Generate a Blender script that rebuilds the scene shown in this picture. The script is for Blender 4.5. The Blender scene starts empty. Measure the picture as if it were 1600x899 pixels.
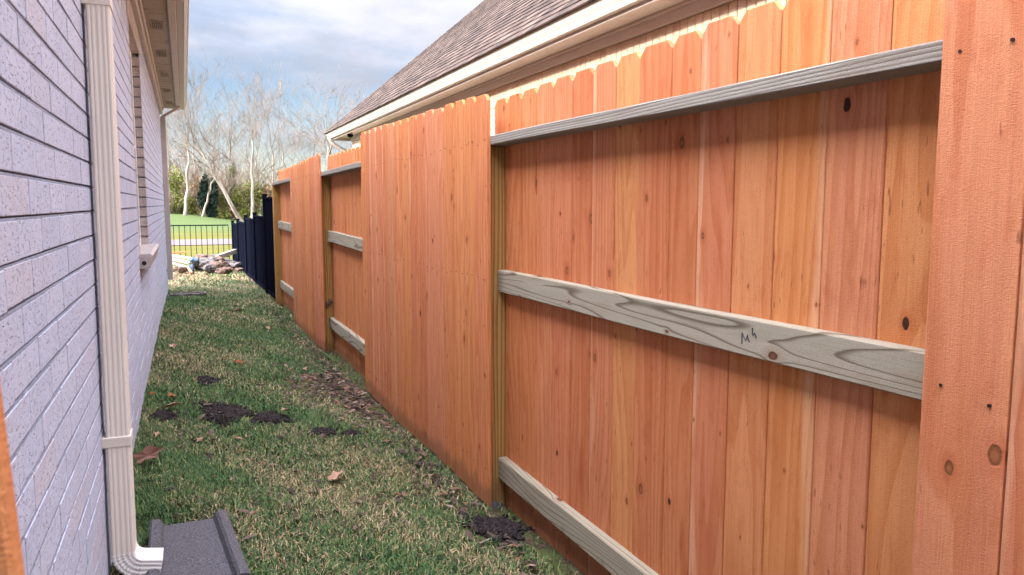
import bpy, math, random
import numpy as np
R = math.radians
random.seed(7)
rng = np.random.default_rng(11)
sc = bpy.context.scene

# ------------------------------------------------------------------ camera
cd = bpy.data.cameras.new("camera"); cam = bpy.data.objects.new("camera", cd)
sc.collection.objects.link(cam); sc.camera = cam
cam.location = (0, 0, 1.35)
cam.rotation_euler = (R(90 - 6.2), 0, R(-23.0))
cd.sensor_width = 36; cd.lens = 27.0
cd.clip_start = 0.03; cd.clip_end = 3000
cd.dof.use_dof = True; cd.dof.focus_distance = 3.2; cd.dof.aperture_fstop = 15

# ------------------------------------------------------------------ light
SUN_EL, SUN_AZ = 17.5, 262.0        # azimuth clockwise from +Y: the sun stands on the left, a little behind
SKY_STR, SUN_STR, EXPOSURE = 0.05, 2.0, 1.72
CLOUD_GAIN = 1.0
sdir = (math.sin(R(SUN_AZ)) * math.cos(R(SUN_EL)), math.cos(R(SUN_AZ)) * math.cos(R(SUN_EL)), math.sin(R(SUN_EL)))
ld = bpy.data.lights.new("sun", 'SUN'); ld.energy = SUN_STR; ld.angle = R(0.6); ld.color = (1.0, 0.93, 0.82)
lo = bpy.data.objects.new("sun", ld); sc.collection.objects.link(lo)
from mathutils import Vector
lo.rotation_euler = Vector(sdir).to_track_quat('Z', 'Y').to_euler()
lo.location = (-20, -4, 20)

sc.view_settings.view_transform = 'Standard'; sc.view_settings.look = 'None'
sc.view_settings.exposure = EXPOSURE; sc.view_settings.gamma = 1.0
try: sc.view_settings.use_curve_mapping = False
except Exception: pass
sc.render.engine = 'CYCLES'
sc.cycles.max_bounces = 7; sc.cycles.diffuse_bounces = 4; sc.cycles.use_denoising = True
sc.cycles.sample_clamp_indirect = 4

# ------------------------------------------------------------------ node helper
class NT:
    def __init__(s, tree):
        s.t = tree; s.n = tree.nodes; s.l = tree.links
    def put(s, sock, v):
        if v is None: return
        if isinstance(v, bpy.types.NodeSocket): s.l.new(v, sock)
        else:
            if isinstance(v, (tuple, list)) and len(v) == 3 and sock.type == 'RGBA': v = (*v, 1)
            sock.default_value = v
    def m(s, op, *a, clamp=False):
        x = s.n.new('ShaderNodeMath'); x.operation = op; x.use_clamp = clamp
        for i, v in enumerate(a): s.put(x.inputs[i], v)
        return x.outputs[0]
    def vm(s, op, *a):
        x = s.n.new('ShaderNodeVectorMath'); x.operation = op
        for i, v in enumerate(a): s.put(x.inputs[i], v)
        return x.outputs['Value'] if op in ('LENGTH', 'DOT_PRODUCT', 'DISTANCE') else x.outputs[0]
    def comb(s, x, y, z=0.0):
        c = s.n.new('ShaderNodeCombineXYZ')
        for i, v in enumerate((x, y, z)): s.put(c.inputs[i], v)
        return c.outputs[0]
    def sep(s, v):
        c = s.n.new('ShaderNodeSeparateXYZ'); s.put(c.inputs[0], v); return c.outputs
    def sepc(s, v):
        c = s.n.new('ShaderNodeSeparateColor'); s.put(c.inputs[0], v); return c.outputs
    def noise(s, v, scale=5, detail=3, rough=0.5, dist=0.0):
        x = s.n.new('ShaderNodeTexNoise'); s.put(x.inputs['Vector'], v)
        x.inputs['Scale'].default_value = scale; x.inputs['Detail'].default_value = detail
        x.inputs['Roughness'].default_value = rough; x.inputs['Distortion'].default_value = dist
        return x.outputs['Fac']
    def vor(s, v, scale=1, feature='F1', dims='3D', rand=1.0):
        x = s.n.new('ShaderNodeTexVoronoi'); x.voronoi_dimensions = dims; x.feature = feature
        s.put(x.inputs['Vector'], v); x.inputs['Scale'].default_value = scale
        x.inputs['Randomness'].default_value = rand
        return x.outputs
    def white(s, v):
        x = s.n.new('ShaderNodeTexWhiteNoise'); x.noise_dimensions = '3D'; s.put(x.inputs['Vector'], v); return x.outputs
    def mix(s, f, a, b, mode='MIX'):
        x = s.n.new('ShaderNodeMix'); x.data_type = 'RGBA'; x.blend_type = mode
        s.put(x.inputs[0], f); s.put(x.inputs[6], a); s.put(x.inputs[7], b); return x.outputs[2]
    def ramp(s, f, stops, interp='LINEAR'):
        x = s.n.new('ShaderNodeValToRGB'); s.put(x.inputs[0], f); e = x.color_ramp; e.interpolation = interp
        while len(e.elements) < len(stops): e.elements.new(0.5)
        for k, (p, c) in enumerate(stops):
            e.elements[k].position = p; e.elements[k].color = (*c, 1) if len(c) == 3 else c
        return x.outputs[0]
    def smooth(s, v, lo_, hi, a=0.0, b=1.0):
        x = s.n.new('ShaderNodeMapRange'); x.interpolation_type = 'SMOOTHSTEP'
        s.put(x.inputs[0], v); s.put(x.inputs[1], lo_); s.put(x.inputs[2], hi); s.put(x.inputs[3], a); s.put(x.inputs[4], b)
        return x.outputs[0]
    def attr(s, name):
        x = s.n.new('ShaderNodeAttribute'); x.attribute_name = name; return x.outputs
    def uv(s):
        x = s.n.new('ShaderNodeUVMap'); x.uv_map = 'UVMap'; return x.outputs[0]
    def obj(s): return s.n.new('ShaderNodeTexCoord').outputs['Object']
    def pos(s): return s.n.new('ShaderNodeNewGeometry').outputs['Position']
    def bump(s, h, strength=0.3, dist=0.01, normal=None):
        x = s.n.new('ShaderNodeBump'); x.inputs['Strength'].default_value = strength; x.inputs['Distance'].default_value = dist
        s.put(x.inputs['Height'], h)
        if normal is not None: s.put(x.inputs['Normal'], normal)
        return x.outputs[0]

def mat(name, build=None, color=None, rough=0.8, metal=0.0, spec=0.3):
    m = bpy.data.materials.new(name); m.use_nodes = True
    nt = NT(m.node_tree); b = m.node_tree.nodes['Principled BSDF']
    b.inputs['Roughness'].default_value = rough; b.inputs['Metallic'].default_value = metal
    b.inputs['Specular IOR Level'].default_value = spec
    if color: b.inputs['Base Color'].default_value = (*color, 1)
    if build:
        r = build(nt)
        if r.get('c') is not None: nt.put(b.inputs['Base Color'], r['c'])
        if r.get('r') is not None: nt.put(b.inputs['Roughness'], r['r'])
        if r.get('n') is not None: nt.put(b.inputs['Normal'], r['n'])
    return m

# ------------------------------------------------------------------ sky with clouds
w = bpy.data.worlds.new("World"); sc.world = w; w.use_nodes = True
nt = NT(w.node_tree); bg = w.node_tree.nodes['Background']
sky = w.node_tree.nodes.new('ShaderNodeTexSky'); sky.sky_type = 'NISHITA'; sky.sun_disc = False
sky.sun_elevation = R(SUN_EL); sky.sun_rotation = R(SUN_AZ); sky.air_density = 1.0; sky.dust_density = 0.05; sky.ozone_density = 1.5
tc = w.node_tree.nodes.new('ShaderNodeTexCoord').outputs['Generated']
d = nt.vm('NORMALIZE', tc); dx, dy, dz = nt.sep(d)
h = nt.m('ADD', nt.m('MAXIMUM', dz, 0.0), 0.16)
pv = nt.comb(nt.m('DIVIDE', dx, h), nt.m('DIVIDE', dy, h), 0.0)
n1 = nt.noise(nt.vm('ADD', pv, (3.1, 1.7, 0.4)), 0.8, 7, 0.5, 0.4)
n2 = nt.noise(nt.vm('ADD', pv, (9.1, 4.7, 2.4)), 1.6, 6, 0.6, 0.2)
dens = nt.m('ADD', nt.m('MULTIPLY', n1, 0.75), nt.m('MULTIPLY', n2, 0.25))
cov = nt.smooth(nt.m('ADD', dens, nt.m('MULTIPLY', nt.m('MAXIMUM', dz, 0.0), 0.55)), 0.50, 0.68, 0.08, 1.0)
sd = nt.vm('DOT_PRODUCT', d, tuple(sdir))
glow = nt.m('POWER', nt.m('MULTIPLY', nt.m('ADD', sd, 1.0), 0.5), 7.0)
lum = nt.m('ADD', nt.m('ADD', nt.m('MULTIPLY', glow, 150.0), nt.m('MULTIPLY', nt.m('POWER', nt.m('MAXIMUM', dz, 0.0), 3.0), 60.0)), 4.9)  # unseen clouds overhead and around the sun get added brightness to light the yard
shade = nt.smooth(nt.noise(nt.vm('ADD', pv, (1.0, 8.0, 5.0)), 1.3, 6, 0.55), 0.35, 0.65, 0.82, 1.25)
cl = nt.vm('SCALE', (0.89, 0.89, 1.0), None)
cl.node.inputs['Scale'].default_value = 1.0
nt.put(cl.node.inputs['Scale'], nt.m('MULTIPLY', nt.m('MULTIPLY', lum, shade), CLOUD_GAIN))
skn = nt.vm('SCALE', sky.outputs[0], None); skn.node.inputs['Scale'].default_value = 1.0; skyc = nt.mix(1.0, skn, (0.98, 1.0, 1.16), 'MULTIPLY')
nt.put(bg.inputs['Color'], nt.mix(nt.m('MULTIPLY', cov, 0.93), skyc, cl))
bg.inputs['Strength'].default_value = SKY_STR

# ------------------------------------------------------------------ mesh helpers
class MB:
    """collects vertices and faces with uv, material index and a random number per face"""
    def __init__(s): s.v = []; s.f = []; s.uv = []; s.mi = []; s.rn = []
    def face(s, pts, uv=None, mi=0, rn=0.5):
        b = len(s.v); s.v.extend(pts); s.f.append(list(range(b, b + len(pts))))
        s.uv.append(uv or [(0, 0)] * len(pts)); s.mi.append(mi); s.rn.append(rn)
    def mesh(s, verts, faces, uvs=None, mi=0, rn=0.5):
        b = len(s.v); s.v.extend(verts)
        for f in faces:
            s.f.append([b + i for i in f]); s.mi.append(mi); s.rn.append(rn)
            s.uv.append([(uvs[i] if uvs else (0, 0)) for i in f])
    def box(s, lo_, hi, bev=0.0, axis=2, off=(0, 0), mi=0, rn=0.5, xf=None):
        """box with chamfered edges; uv runs across / along 'axis' in metres"""
        x0, y0, z0 = lo_; x1, y1, z1 = hi; c = bev
        vs = []; fs = []
        X = (x0, x1); Y = (y0, y1); Z = (z0, z1)
        def add(p): vs.append(p); return len(vs) - 1
        idx = {}
        for i in (0, 1):
            for j in (0, 1):
                for k in (0, 1):
                    sx = 1 if i == 0 else -1; sy = 1 if j == 0 else -1; sz = 1 if k == 0 else -1
                    idx[i, j, k] = (add((X[i], Y[j] + sy * c, Z[k] + sz * c)), add((X[i] + sx * c, Y[j], Z[k] + sz * c)), add((X[i] + sx * c, Y[j] + sy * c, Z[k])))
        def q(a, b, cc, dd, flip):
            f = [a, b, cc, dd]
            fs.append(f[::-1] if flip else f)
        for i in (0, 1): q(idx[i, 0, 0][0], idx[i, 1, 0][0], idx[i, 1, 1][0], idx[i, 0, 1][0], i == 0)
        for j in (0, 1): q(idx[0, j, 0][1], idx[1, j, 0][1], idx[1, j, 1][1], idx[0, j, 1][1], j == 1)
        for k in (0, 1): q(idx[0, 0, k][2], idx[1, 0, k][2], idx[1, 1, k][2], idx[0, 1, k][2], k == 0)
        if c > 0:
            for i in (0, 1):
                for j in (0, 1): q(idx[i, j, 0][0], idx[i, j, 1][0], idx[i, j, 1][1], idx[i, j, 0][1], (i + j) % 2 == 1)
                for k in (0, 1): q(idx[i, 0, k][0], idx[i, 1, k][0], idx[i, 1, k][2], idx[i, 0, k][2], (i + k) % 2 == 0)
            for j in (0, 1):
                for k in (0, 1): q(idx[0, j, k][1], idx[1, j, k][1], idx[1, j, k][2], idx[0, j, k][2], (j + k) % 2 == 1)
            for (i, j, k), t in idx.items(): fs.append(list(t) if (i + j + k) % 2 == 0 else list(t)[::-1])
        o = [a for a in (0, 1, 2) if a != axis]
        uvs = [(p[o[0]] + p[o[1]] + off[0], p[axis] + off[1]) for p in vs]
        if xf: vs = [xf(p) for p in vs]
        s.mesh(vs, fs, uvs, mi, rn)
    def prism(s, prof, path, mi=0, closed=True, caps=True, rn=0.5):
        """sweep rings: path = list of functions mapping (a, b) of the profile to a point"""
        n = len(prof); vs = []; uvs = []
        for r, fn in enumerate(path):
            for i, (a, b) in enumerate(prof): vs.append(fn(a, b)); uvs.append((i * 0.02, r * 0.05))
        fs = []
        for r in range(len(path) - 1):
            for i in range(n if closed else n - 1):
                j = (i + 1) % n
                fs.append([r * n + i, r * n + j, (r + 1) * n + j, (r + 1) * n + i])
        if caps and closed:
            fs.append(list(range(n))[::-1]); fs.append([(len(path) - 1) * n + i for i in range(n)])
        s.mesh(vs, fs, uvs, mi, rn)
    def tube(s, pts, rad, seg=8, mi=0, rn=0.5, caps=True):
        pts = [Vector(p) for p in pts]; rings = []
        for k, p in enumerate(pts):
            t = (pts[min(k + 1, len(pts) - 1)] - pts[max(k - 1, 0)]).normalized()
            a = t.cross(Vector((0, 0, 1)) if abs(t.z) < 0.9 else Vector((1, 0, 0))).normalized(); b = t.cross(a)
            r = rad[k] if isinstance(rad, (list, tuple)) else rad
            rings.append([tuple(p + a * (r * math.cos(2 * math.pi * i / seg)) + b * (r * math.sin(2 * math.pi * i / seg))) for i in range(seg)])
        vs = [v for r in rings for v in r]; fs = []; uvs = []
        L = 0
        for k in range(len(pts)):
            if k: L += (pts[k] - pts[k - 1]).length
            uvs += [(i / seg * 0.5, L) for i in range(seg)]
        for k in range(len(rings) - 1):
            for i in range(seg):
                j = (i + 1) % seg; fs.append([k * seg + i, (k + 1) * seg + i, (k + 1) * seg + j, k * seg + j])
        if caps: fs.append(list(range(seg))); fs.append([(len(rings) - 1) * seg + i for i in range(seg)][::-1])
        s.mesh(vs, fs, uvs, mi, rn)
    def build(s, name, mats, parent=None, smooth=False):
        me = bpy.data.meshes.new(name); me.from_pydata(s.v, [], s.f)
        uvl = me.uv_layers.new(name='UVMap')
        flat = [c for f in s.uv for p in f for c in p]
        uvl.data.foreach_set('uv', flat)
        at = me.attributes.new('rnd', 'FLOAT', 'FACE'); at.data.foreach_set('value', s.rn)
        for m in (mats if isinstance(mats, (list, tuple)) else [mats]): me.materials.append(m)
        me.polygons.foreach_set('material_index', s.mi)
        if smooth: me.polygons.foreach_set('use_smooth', [True] * len(me.polygons))
        me.update()
        return link(name, me, parent)

def link(name, me, parent=None):
    o = bpy.data.objects.new(name, me); sc.collection.objects.link(o)
    if parent: o.parent = parent
    return o
def empty(name, loc=(0, 0, 0), rz=0.0):
    o = bpy.data.objects.new(name, None); sc.collection.objects.link(o); o.location = loc; o.rotation_euler = (0, 0, rz); return o
def tag(o, label=None, cat=None, group=None, kind=None):
    if label: o['label'] = label
    if cat: o['category'] = cat
    if group: o['group'] = group
    if kind: o['kind'] = kind
    return o
def np_mesh(name, V, Fv, counts, mats, col=None, parent=None, smooth=False):
    """fast mesh from numpy: V (n,3), flat loop indices, loops per face, optional point colours"""
    me = bpy.data.meshes.new(name); me.vertices.add(len(V)); me.vertices.foreach_set('co', np.ascontiguousarray(V, dtype=np.float32).ravel())
    me.loops.add(len(Fv)); me.loops.foreach_set('vertex_index', np.asarray(Fv, dtype=np.int32))
    counts = np.asarray(counts, dtype=np.int32); st = np.concatenate([[0], np.cumsum(counts)[:-1]]).astype(np.int32)
    me.polygons.add(len(counts)); me.polygons.foreach_set('loop_start', st); me.polygons.foreach_set('loop_total', counts)
    if smooth: me.polygons.foreach_set('use_smooth', np.ones(len(counts), dtype=bool))
    if col is not None:
        a = me.attributes.new('tint', 'FLOAT_COLOR', 'POINT')
        a.data.foreach_set('color', np.concatenate([col, np.ones((len(col), 1))], 1).astype(np.float32).ravel())
    me.update(calc_edges=True); me.validate()
    for m in (mats if isinstance(mats, (list, tuple)) else [mats]): me.materials.append(m)
    return link(name, me, parent)

# ------------------------------------------------------------------ materials
def wood_build(cols, pale, knotc, ring_f=55, ring_a=9.0, fine=0.35, ring_dark=0.72, knot_keep=0.5, knot_scale=(5.5, 1.7), bump=0.25, streak=0.5, stretch=0.35, ksize=0.011, sap=False, late_lo=0.25):
    def f(n):
        u, v, _ = n.sep(n.uv()); rn = n.attr('rnd')['Fac'] if False else n.attr('rnd')[2]
        P = n.comb(n.m('MULTIPLY', u, knot_scale[0]), n.m('MULTIPLY', v, knot_scale[1]), 0.0)
        vo = n.vor(P, 1.0, 'F1', '2D', 0.9)
        dlt = n.vm('SUBTRACT', P, vo['Position']); ddx, ddy, _ = n.sep(dlt)
        du = n.m('DIVIDE', ddx, knot_scale[0]); dv = n.m('DIVIDE', ddy, knot_scale[1])
        wob = n.m('MULTIPLY', n.m('SUBTRACT', n.noise(n.comb(u, v, 0), 60, 2), 0.5), 0.006)
        r = n.m('ADD', n.m('SQRT', n.m('ADD', n.m('MULTIPLY', du, du), n.m('MULTIPLY', n.m('MULTIPLY', dv, 0.62), n.m('MULTIPLY', dv, 0.62)))), wob)
        rr, rg, rb = n.sepc(vo['Color'])[:3]
        keep = n.m('LESS_THAN', rr, knot_keep)
        size = n.m('ADD', n.m('MULTIPLY', n.m('POWER', rg, 2.6), ksize), 0.003)
        q = n.m('DIVIDE', r, size)
        g = n.m('MULTIPLY', n.m('POWER', 2.718, n.m('MULTIPLY', n.m('MULTIPLY', q, q), -0.12)), keep)
        ug = n.m('SUBTRACT', u, n.m('MULTIPLY', du, g))
        lowv = n.comb(n.m('MULTIPLY', ug, 5.0), n.m('MULTIPLY', v, stretch), n.m('MULTIPLY', rn, 13.0))
        low = n.noise(lowv, 1.0, 2, 0.45)
        ph = n.m('ADD', n.m('MULTIPLY', ug, ring_f), n.m('MULTIPLY', low, ring_a))
        fr = n.m('FRACT', ph)
        late = n.m('MULTIPLY', n.smooth(fr, late_lo, 0.93), n.smooth(fr, 1.0, 0.93))
        fib = n.noise(n.comb(n.m('MULTIPLY', ug, 420.0), n.m('MULTIPLY', v, 5.0), rn), 1.0, 3, 0.6)
        big = n.noise(n.comb(n.m('MULTIPLY', ug, 24.0), n.m('MULTIPLY', v, 0.8), n.m('ADD', rn, 5.0)), 1.0, 3, 0.5)
        k = len(cols); c = n.ramp(rn, [(i / (k - 1) if k > 1 else 0, cc) for i, cc in enumerate(cols)])
        c = n.mix(n.smooth(big, 0.30, 0.72, 0.0, streak), c, pale)
        if sap:
            fu = n.m('FRACT', u); hsh = n.white(n.comb(rn, 0.3, 0.7))['Value']
            eg = n.mix(n.m('GREATER_THAN', hsh, 0.5), n.comb(fu, 0, 0), n.comb(n.m('SUBTRACT', 0.15, fu), 0, 0))
            wd = n.m('ADD', n.m('MULTIPLY', n.noise(n.comb(0.0, n.m('MULTIPLY', v, 1.3), n.m('MULTIPLY', rn, 31.0)), 1.0, 2), 0.11), -0.036)
            c = n.mix(n.m('MULTIPLY', n.smooth(n.m('SUBTRACT', n.sep(eg)[0], wd), 0.010, -0.006), n.m('MULTIPLY', n.m('LESS_THAN', n.white(n.comb(rn, 0.9, 0.1))['Value'], 0.20), 0.34)), c, (0.86, 0.56, 0.36))
            mot = n.noise(n.comb(n.m('MULTIPLY', u, 30.0), n.m('MULTIPLY', v, 9.0), n.m('ADD', rn, 8.0)), 1.0, 5, 0.65)
            c = n.mix(n.smooth(mot, 0.50, 0.72, 0.0, 0.5), c, n.mix(1.0, c, (0.80, 0.60, 0.52), 'MULTIPLY'))
        blot = n.noise(n.comb(n.m('MULTIPLY', ug, 14.0), n.m('MULTIPLY', v, 2.2), n.m('ADD', rn, 2.0)), 1.0, 4, 0.6)
        c = n.mix(n.smooth(blot, 0.52, 0.78, 0.0, 0.55), c, n.mix(1.0, c, (0.72, 0.55, 0.42), 'MULTIPLY'))
        c = n.mix(n.m('MULTIPLY', late, 1.0), c, n.mix(1.0, c, (ring_dark, ring_dark * 0.88, ring_dark * 0.78), 'MULTIPLY'))
        c = n.mix(n.smooth(fib, 0.35, 0.75, 0.0, fine), c, n.mix(1.0, c, (0.55, 0.42, 0.34), 'MULTIPLY'))
        halo = n.m('MULTIPLY', n.smooth(q, 3.2, 0.9), n.m('MULTIPLY', keep, 0.45))
        c = n.mix(halo, c, n.mix(1.0, c, (0.75, 0.5, 0.4), 'MULTIPLY'))
        kr = n.m('MULTIPLY', n.smooth(q, 1.12, 0.85), keep)
        kin = n.mix(n.smooth(n.m('MULTIPLY', n.m('ADD', q, n.m('MULTIPLY', fib, 0.25)), 1.0), 0.35, 0.95), knotc, n.mix(0.45, knotc, (0.03, 0.012, 0.006)))
        kin = n.mix(n.m('GREATER_THAN', rb, 0.90), kin, (0.06, 0.024, 0.013))
        c = n.mix(kr, c, kin)
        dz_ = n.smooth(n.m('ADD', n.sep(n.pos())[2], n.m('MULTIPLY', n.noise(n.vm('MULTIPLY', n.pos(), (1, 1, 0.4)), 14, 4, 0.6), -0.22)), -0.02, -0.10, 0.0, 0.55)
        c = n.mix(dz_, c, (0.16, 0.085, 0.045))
        if sap:
            fl = n.noise(n.comb(n.m('MULTIPLY', ug, 95.0), n.m('MULTIPLY', v, 17.0), n.m('ADD', rn, 3.0)), 1.0, 2, 0.5)
            flm = n.noise(n.comb(n.m('MULTIPLY', u, 7.0), n.m('MULTIPLY', v, 1.6), n.m('ADD', rn, 9.0)), 1.0, 2, 0.5)
            c = n.mix(n.m('MULTIPLY', n.smooth(fl, 0.66, 0.76, 0.0, 0.75), n.smooth(flm, 0.46, 0.60)), c, (0.20, 0.065, 0.03))
        hgt = n.m('ADD', n.m('MULTIPLY', fib, 0.5), n.m('MULTIPLY', late, -0.25))
        saw = n.noise(n.comb(n.m('MULTIPLY', u, 170.0), n.m('MULTIPLY', v, 520.0), rn), 1.0, 2, 0.6)
        fuzz = n.noise(n.comb(n.m('MULTIPLY', u, 900.0), n.m('MULTIPLY', v, 260.0), rn), 1.0, 2, 0.6)
        hgt = n.m('ADD', hgt, n.m('ADD', n.m('MULTIPLY', saw, 0.7), n.m('MULTIPLY', fuzz, 0.6)))
        hgt = n.m('SUBTRACT', hgt, n.m('MULTIPLY', kr, 0.8))
        c = n.mix(n.smooth(n.m('ADD', saw, fuzz), 0.85, 1.25, 0.0, 0.22), c, n.mix(1.0, c, (0.6, 0.5, 0.42), 'MULTIPLY'))
        return dict(c=c, n=n.bump(hgt, bump, 0.0025), r=0.78)
    return f
CEDAR = [(0.57, 0.20, 0.085), (0.64, 0.245, 0.09), (0.62, 0.215, 0.11), (0.66, 0.28, 0.105), (0.63, 0.235, 0.085), (0.61, 0.27, 0.145), (0.64, 0.24, 0.12), (0.56, 0.185, 0.08), (0.66, 0.265, 0.09), (0.60, 0.21, 0.095)]
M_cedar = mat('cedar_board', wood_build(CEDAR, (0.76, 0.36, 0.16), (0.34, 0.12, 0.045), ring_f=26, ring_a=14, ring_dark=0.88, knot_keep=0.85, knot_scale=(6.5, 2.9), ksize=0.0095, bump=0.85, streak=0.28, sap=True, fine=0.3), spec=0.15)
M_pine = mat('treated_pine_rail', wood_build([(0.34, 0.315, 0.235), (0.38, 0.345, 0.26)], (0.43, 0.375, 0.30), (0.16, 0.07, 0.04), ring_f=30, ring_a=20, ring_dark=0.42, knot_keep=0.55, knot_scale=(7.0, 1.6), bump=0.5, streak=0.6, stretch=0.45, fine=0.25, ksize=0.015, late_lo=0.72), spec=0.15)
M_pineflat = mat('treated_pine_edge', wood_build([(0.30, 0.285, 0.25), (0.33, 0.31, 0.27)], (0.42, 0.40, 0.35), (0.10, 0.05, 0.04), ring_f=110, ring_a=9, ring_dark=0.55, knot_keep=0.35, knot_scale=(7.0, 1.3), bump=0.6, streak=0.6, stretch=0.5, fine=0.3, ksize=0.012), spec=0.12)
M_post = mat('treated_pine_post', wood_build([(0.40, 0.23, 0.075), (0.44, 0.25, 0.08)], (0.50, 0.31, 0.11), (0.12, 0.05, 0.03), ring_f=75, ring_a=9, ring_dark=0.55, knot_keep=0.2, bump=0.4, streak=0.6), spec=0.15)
M_dark = mat('nail_hole', color=(0.02, 0.013, 0.01), rough=0.7)
M_ink = mat('carpenter_pencil', color=(0.03, 0.03, 0.05), rough=0.6)

def brick_build(base, alt, pink, speck=0.6):
    def f(n):
        p = n.pos(); rn = n.attr('rnd')[2]
        c = n.ramp(rn, [(0.0, base), (0.45, alt), (0.8, base), (1.0, pink)])
        s1 = n.noise(p, 34, 5, 0.65); c = n.mix(n.smooth(s1, 0.42, 0.66, 0, 0.45), c, n.mix(1.0, c, (0.82, 0.78, 0.76), 'MULTIPLY'))
        s2 = n.noise(n.vm('MULTIPLY', p, (0.5, 0.42, 1.0)), 120, 3, 0.6); c = n.mix(n.smooth(s2, 0.63, 0.72, 0, speck), c, (0.10, 0.085, 0.08))
        s4 = n.noise(n.vm('MULTIPLY', p, (0.5, 0.5, 1.0)), 80, 3, 0.6); c = n.mix(n.smooth(s4, 0.30, 0.40, 0.4, 0.0), c, (0.72, 0.72, 0.74))
        s3 = n.noise(p, 2.2, 3, 0.5); c = n.mix(n.smooth(s3, 0.45, 0.7, 0, 0.25), c, pink)
        low = n.smooth(n.sep(p)[2], 0.55, 0.1, 0.0, 0.35); c = n.mix(n.m('MULTIPLY', low, n.noise(p, 9, 4)), c, (0.25, 0.2, 0.15))
        hgt = n.m('ADD', n.m('MULTIPLY', n.noise(p, 60, 4, 0.7), 1.0), n.m('MULTIPLY', n.smooth(s2, 0.57, 0.66), -1.4))
        return dict(c=c, n=n.bump(hgt, 0.75, 0.004), r=0.85)
    return f
M_brick = mat('whitewashed_brick', brick_build((0.50, 0.535, 0.68), (0.55, 0.58, 0.72), (0.55, 0.54, 0.64)), spec=0.2)
M_mortar = mat('pale_mortar', brick_build((0.26, 0.28, 0.36), (0.29, 0.31, 0.39), (0.26, 0.255, 0.30), 0.3), spec=0.15)
M_brick2 = mat('tan_brick', brick_build((0.60, 0.44, 0.31), (0.66, 0.50, 0.36), (0.54, 0.37, 0.27), 0.25), spec=0.2)
M_mortar2 = mat('tan_mortar', brick_build((0.20, 0.14, 0.10), (0.22, 0.16, 0.11), (0.18, 0.13, 0.09), 0.2), spec=0.15)
def paint(c, dirt=0.2, dc=(0.25, 0.2, 0.15), sc_=6):
    def f(n):
        p = n.pos(); s = n.noise(n.vm('MULTIPLY', p, (1, 1, 0.3)), sc_, 5, 0.6)
        cc = n.mix(n.smooth(s, 0.5, 0.8, 0, dirt), c, dc)
        cc = n.mix(n.smooth(n.noise(p, 70, 3, 0.6), 0.6, 0.75, 0, dirt * 0.5), cc, dc)
        return dict(c=cc, n=n.bump(n.noise(p, 45, 3), 0.12, 0.002))
    return f
M_spout = mat('cream_metal', paint((0.70, 0.635, 0.57), 0.22), rough=0.42, spec=0.4)
M_spout_in = mat('white_metal', paint((0.78, 0.76, 0.76), 0.1), rough=0.5)
M_soffit = mat('mildewed_soffit', paint((0.33, 0.28, 0.23), 0.9, (0.07, 0.06, 0.045), 9), rough=0.7)
M_fascia = mat('beige_trim', paint((0.44, 0.38, 0.36), 0.15), rough=0.6)
M_trim = mat('cream_trim', paint((0.50, 0.45, 0.42), 0.12, (0.3, 0.22, 0.18)), rough=0.6)
M_gutter = mat('cream_gutter', paint((0.33, 0.295, 0.25), 0.35, (0.16, 0.13, 0.10), 12), rough=0.45)
M_eave = mat('weathered_gutter', paint((0.36, 0.32, 0.29), 0.3, (0.16, 0.13, 0.1), 8), rough=0.5)
M_sill = mat('pinkish_brick', brick_build((0.50, 0.44, 0.43), (0.56, 0.49, 0.47), (0.48, 0.40, 0.38), 0.8), spec=0.15)
M_black = mat('black_metal', paint((0.006, 0.007, 0.013), 0.1, (0.012, 0.012, 0.012)), rough=0.7, spec=0.0)
M_glass = mat('dark_glass', color=(0.02, 0.025, 0.03), rough=0.05, spec=0.6)
M_concrete = mat('grey_concrete', lambda n: dict(c=n.mix(n.smooth(n.noise(n.pos(), 160, 4, 0.7), 0.35, 0.7), (0.05, 0.048, 0.058), (0.15, 0.14, 0.155)), n=n.bump(n.noise(n.pos(), 180, 4, 0.7), 0.8, 0.004)), rough=0.92)
def shingle_f(n):
    u, v, _ = n.sep(n.uv()); rn = n.attr('rnd')[2]
    wn = n.white(n.comb(n.m('FLOOR', n.m('DIVIDE', u, 0.16)), n.m('MULTIPLY', rn, 997.0), 0))['Value']
    c = n.ramp(wn, [(0, (0.030, 0.024, 0.022)), (0.4, (0.060, 0.043, 0.036)), (0.75, (0.090, 0.065, 0.053)), (1, (0.125, 0.092, 0.076))])
    c = n.mix(n.smooth(n.noise(n.pos(), 90, 3, 0.7), 0.4, 0.7, 0, 0.5), c, (0.05, 0.036, 0.032))
    e = n.m('LESS_THAN', n.m('FRACT', n.m('DIVIDE', u, 0.16)), 0.05)
    c = n.mix(n.m('MULTIPLY', e, 0.6), c, (0.04, 0.03, 0.025))
    return dict(c=c, n=n.bump(n.noise(n.pos(), 220, 3, 0.7), 0.6, 0.004))
M_shingle = mat('asphalt_shingle', shingle_f, rough=0.95, spec=0.1)
def tint_f(n):
    c = n.attr('tint')[0]
    return dict(c=c)
M_blade = mat('grass_blade', tint_f, rough=0.6, spec=0.2)
M_leafc = mat('leaf_tint', tint_f, rough=0.7, spec=0.15)
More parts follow.
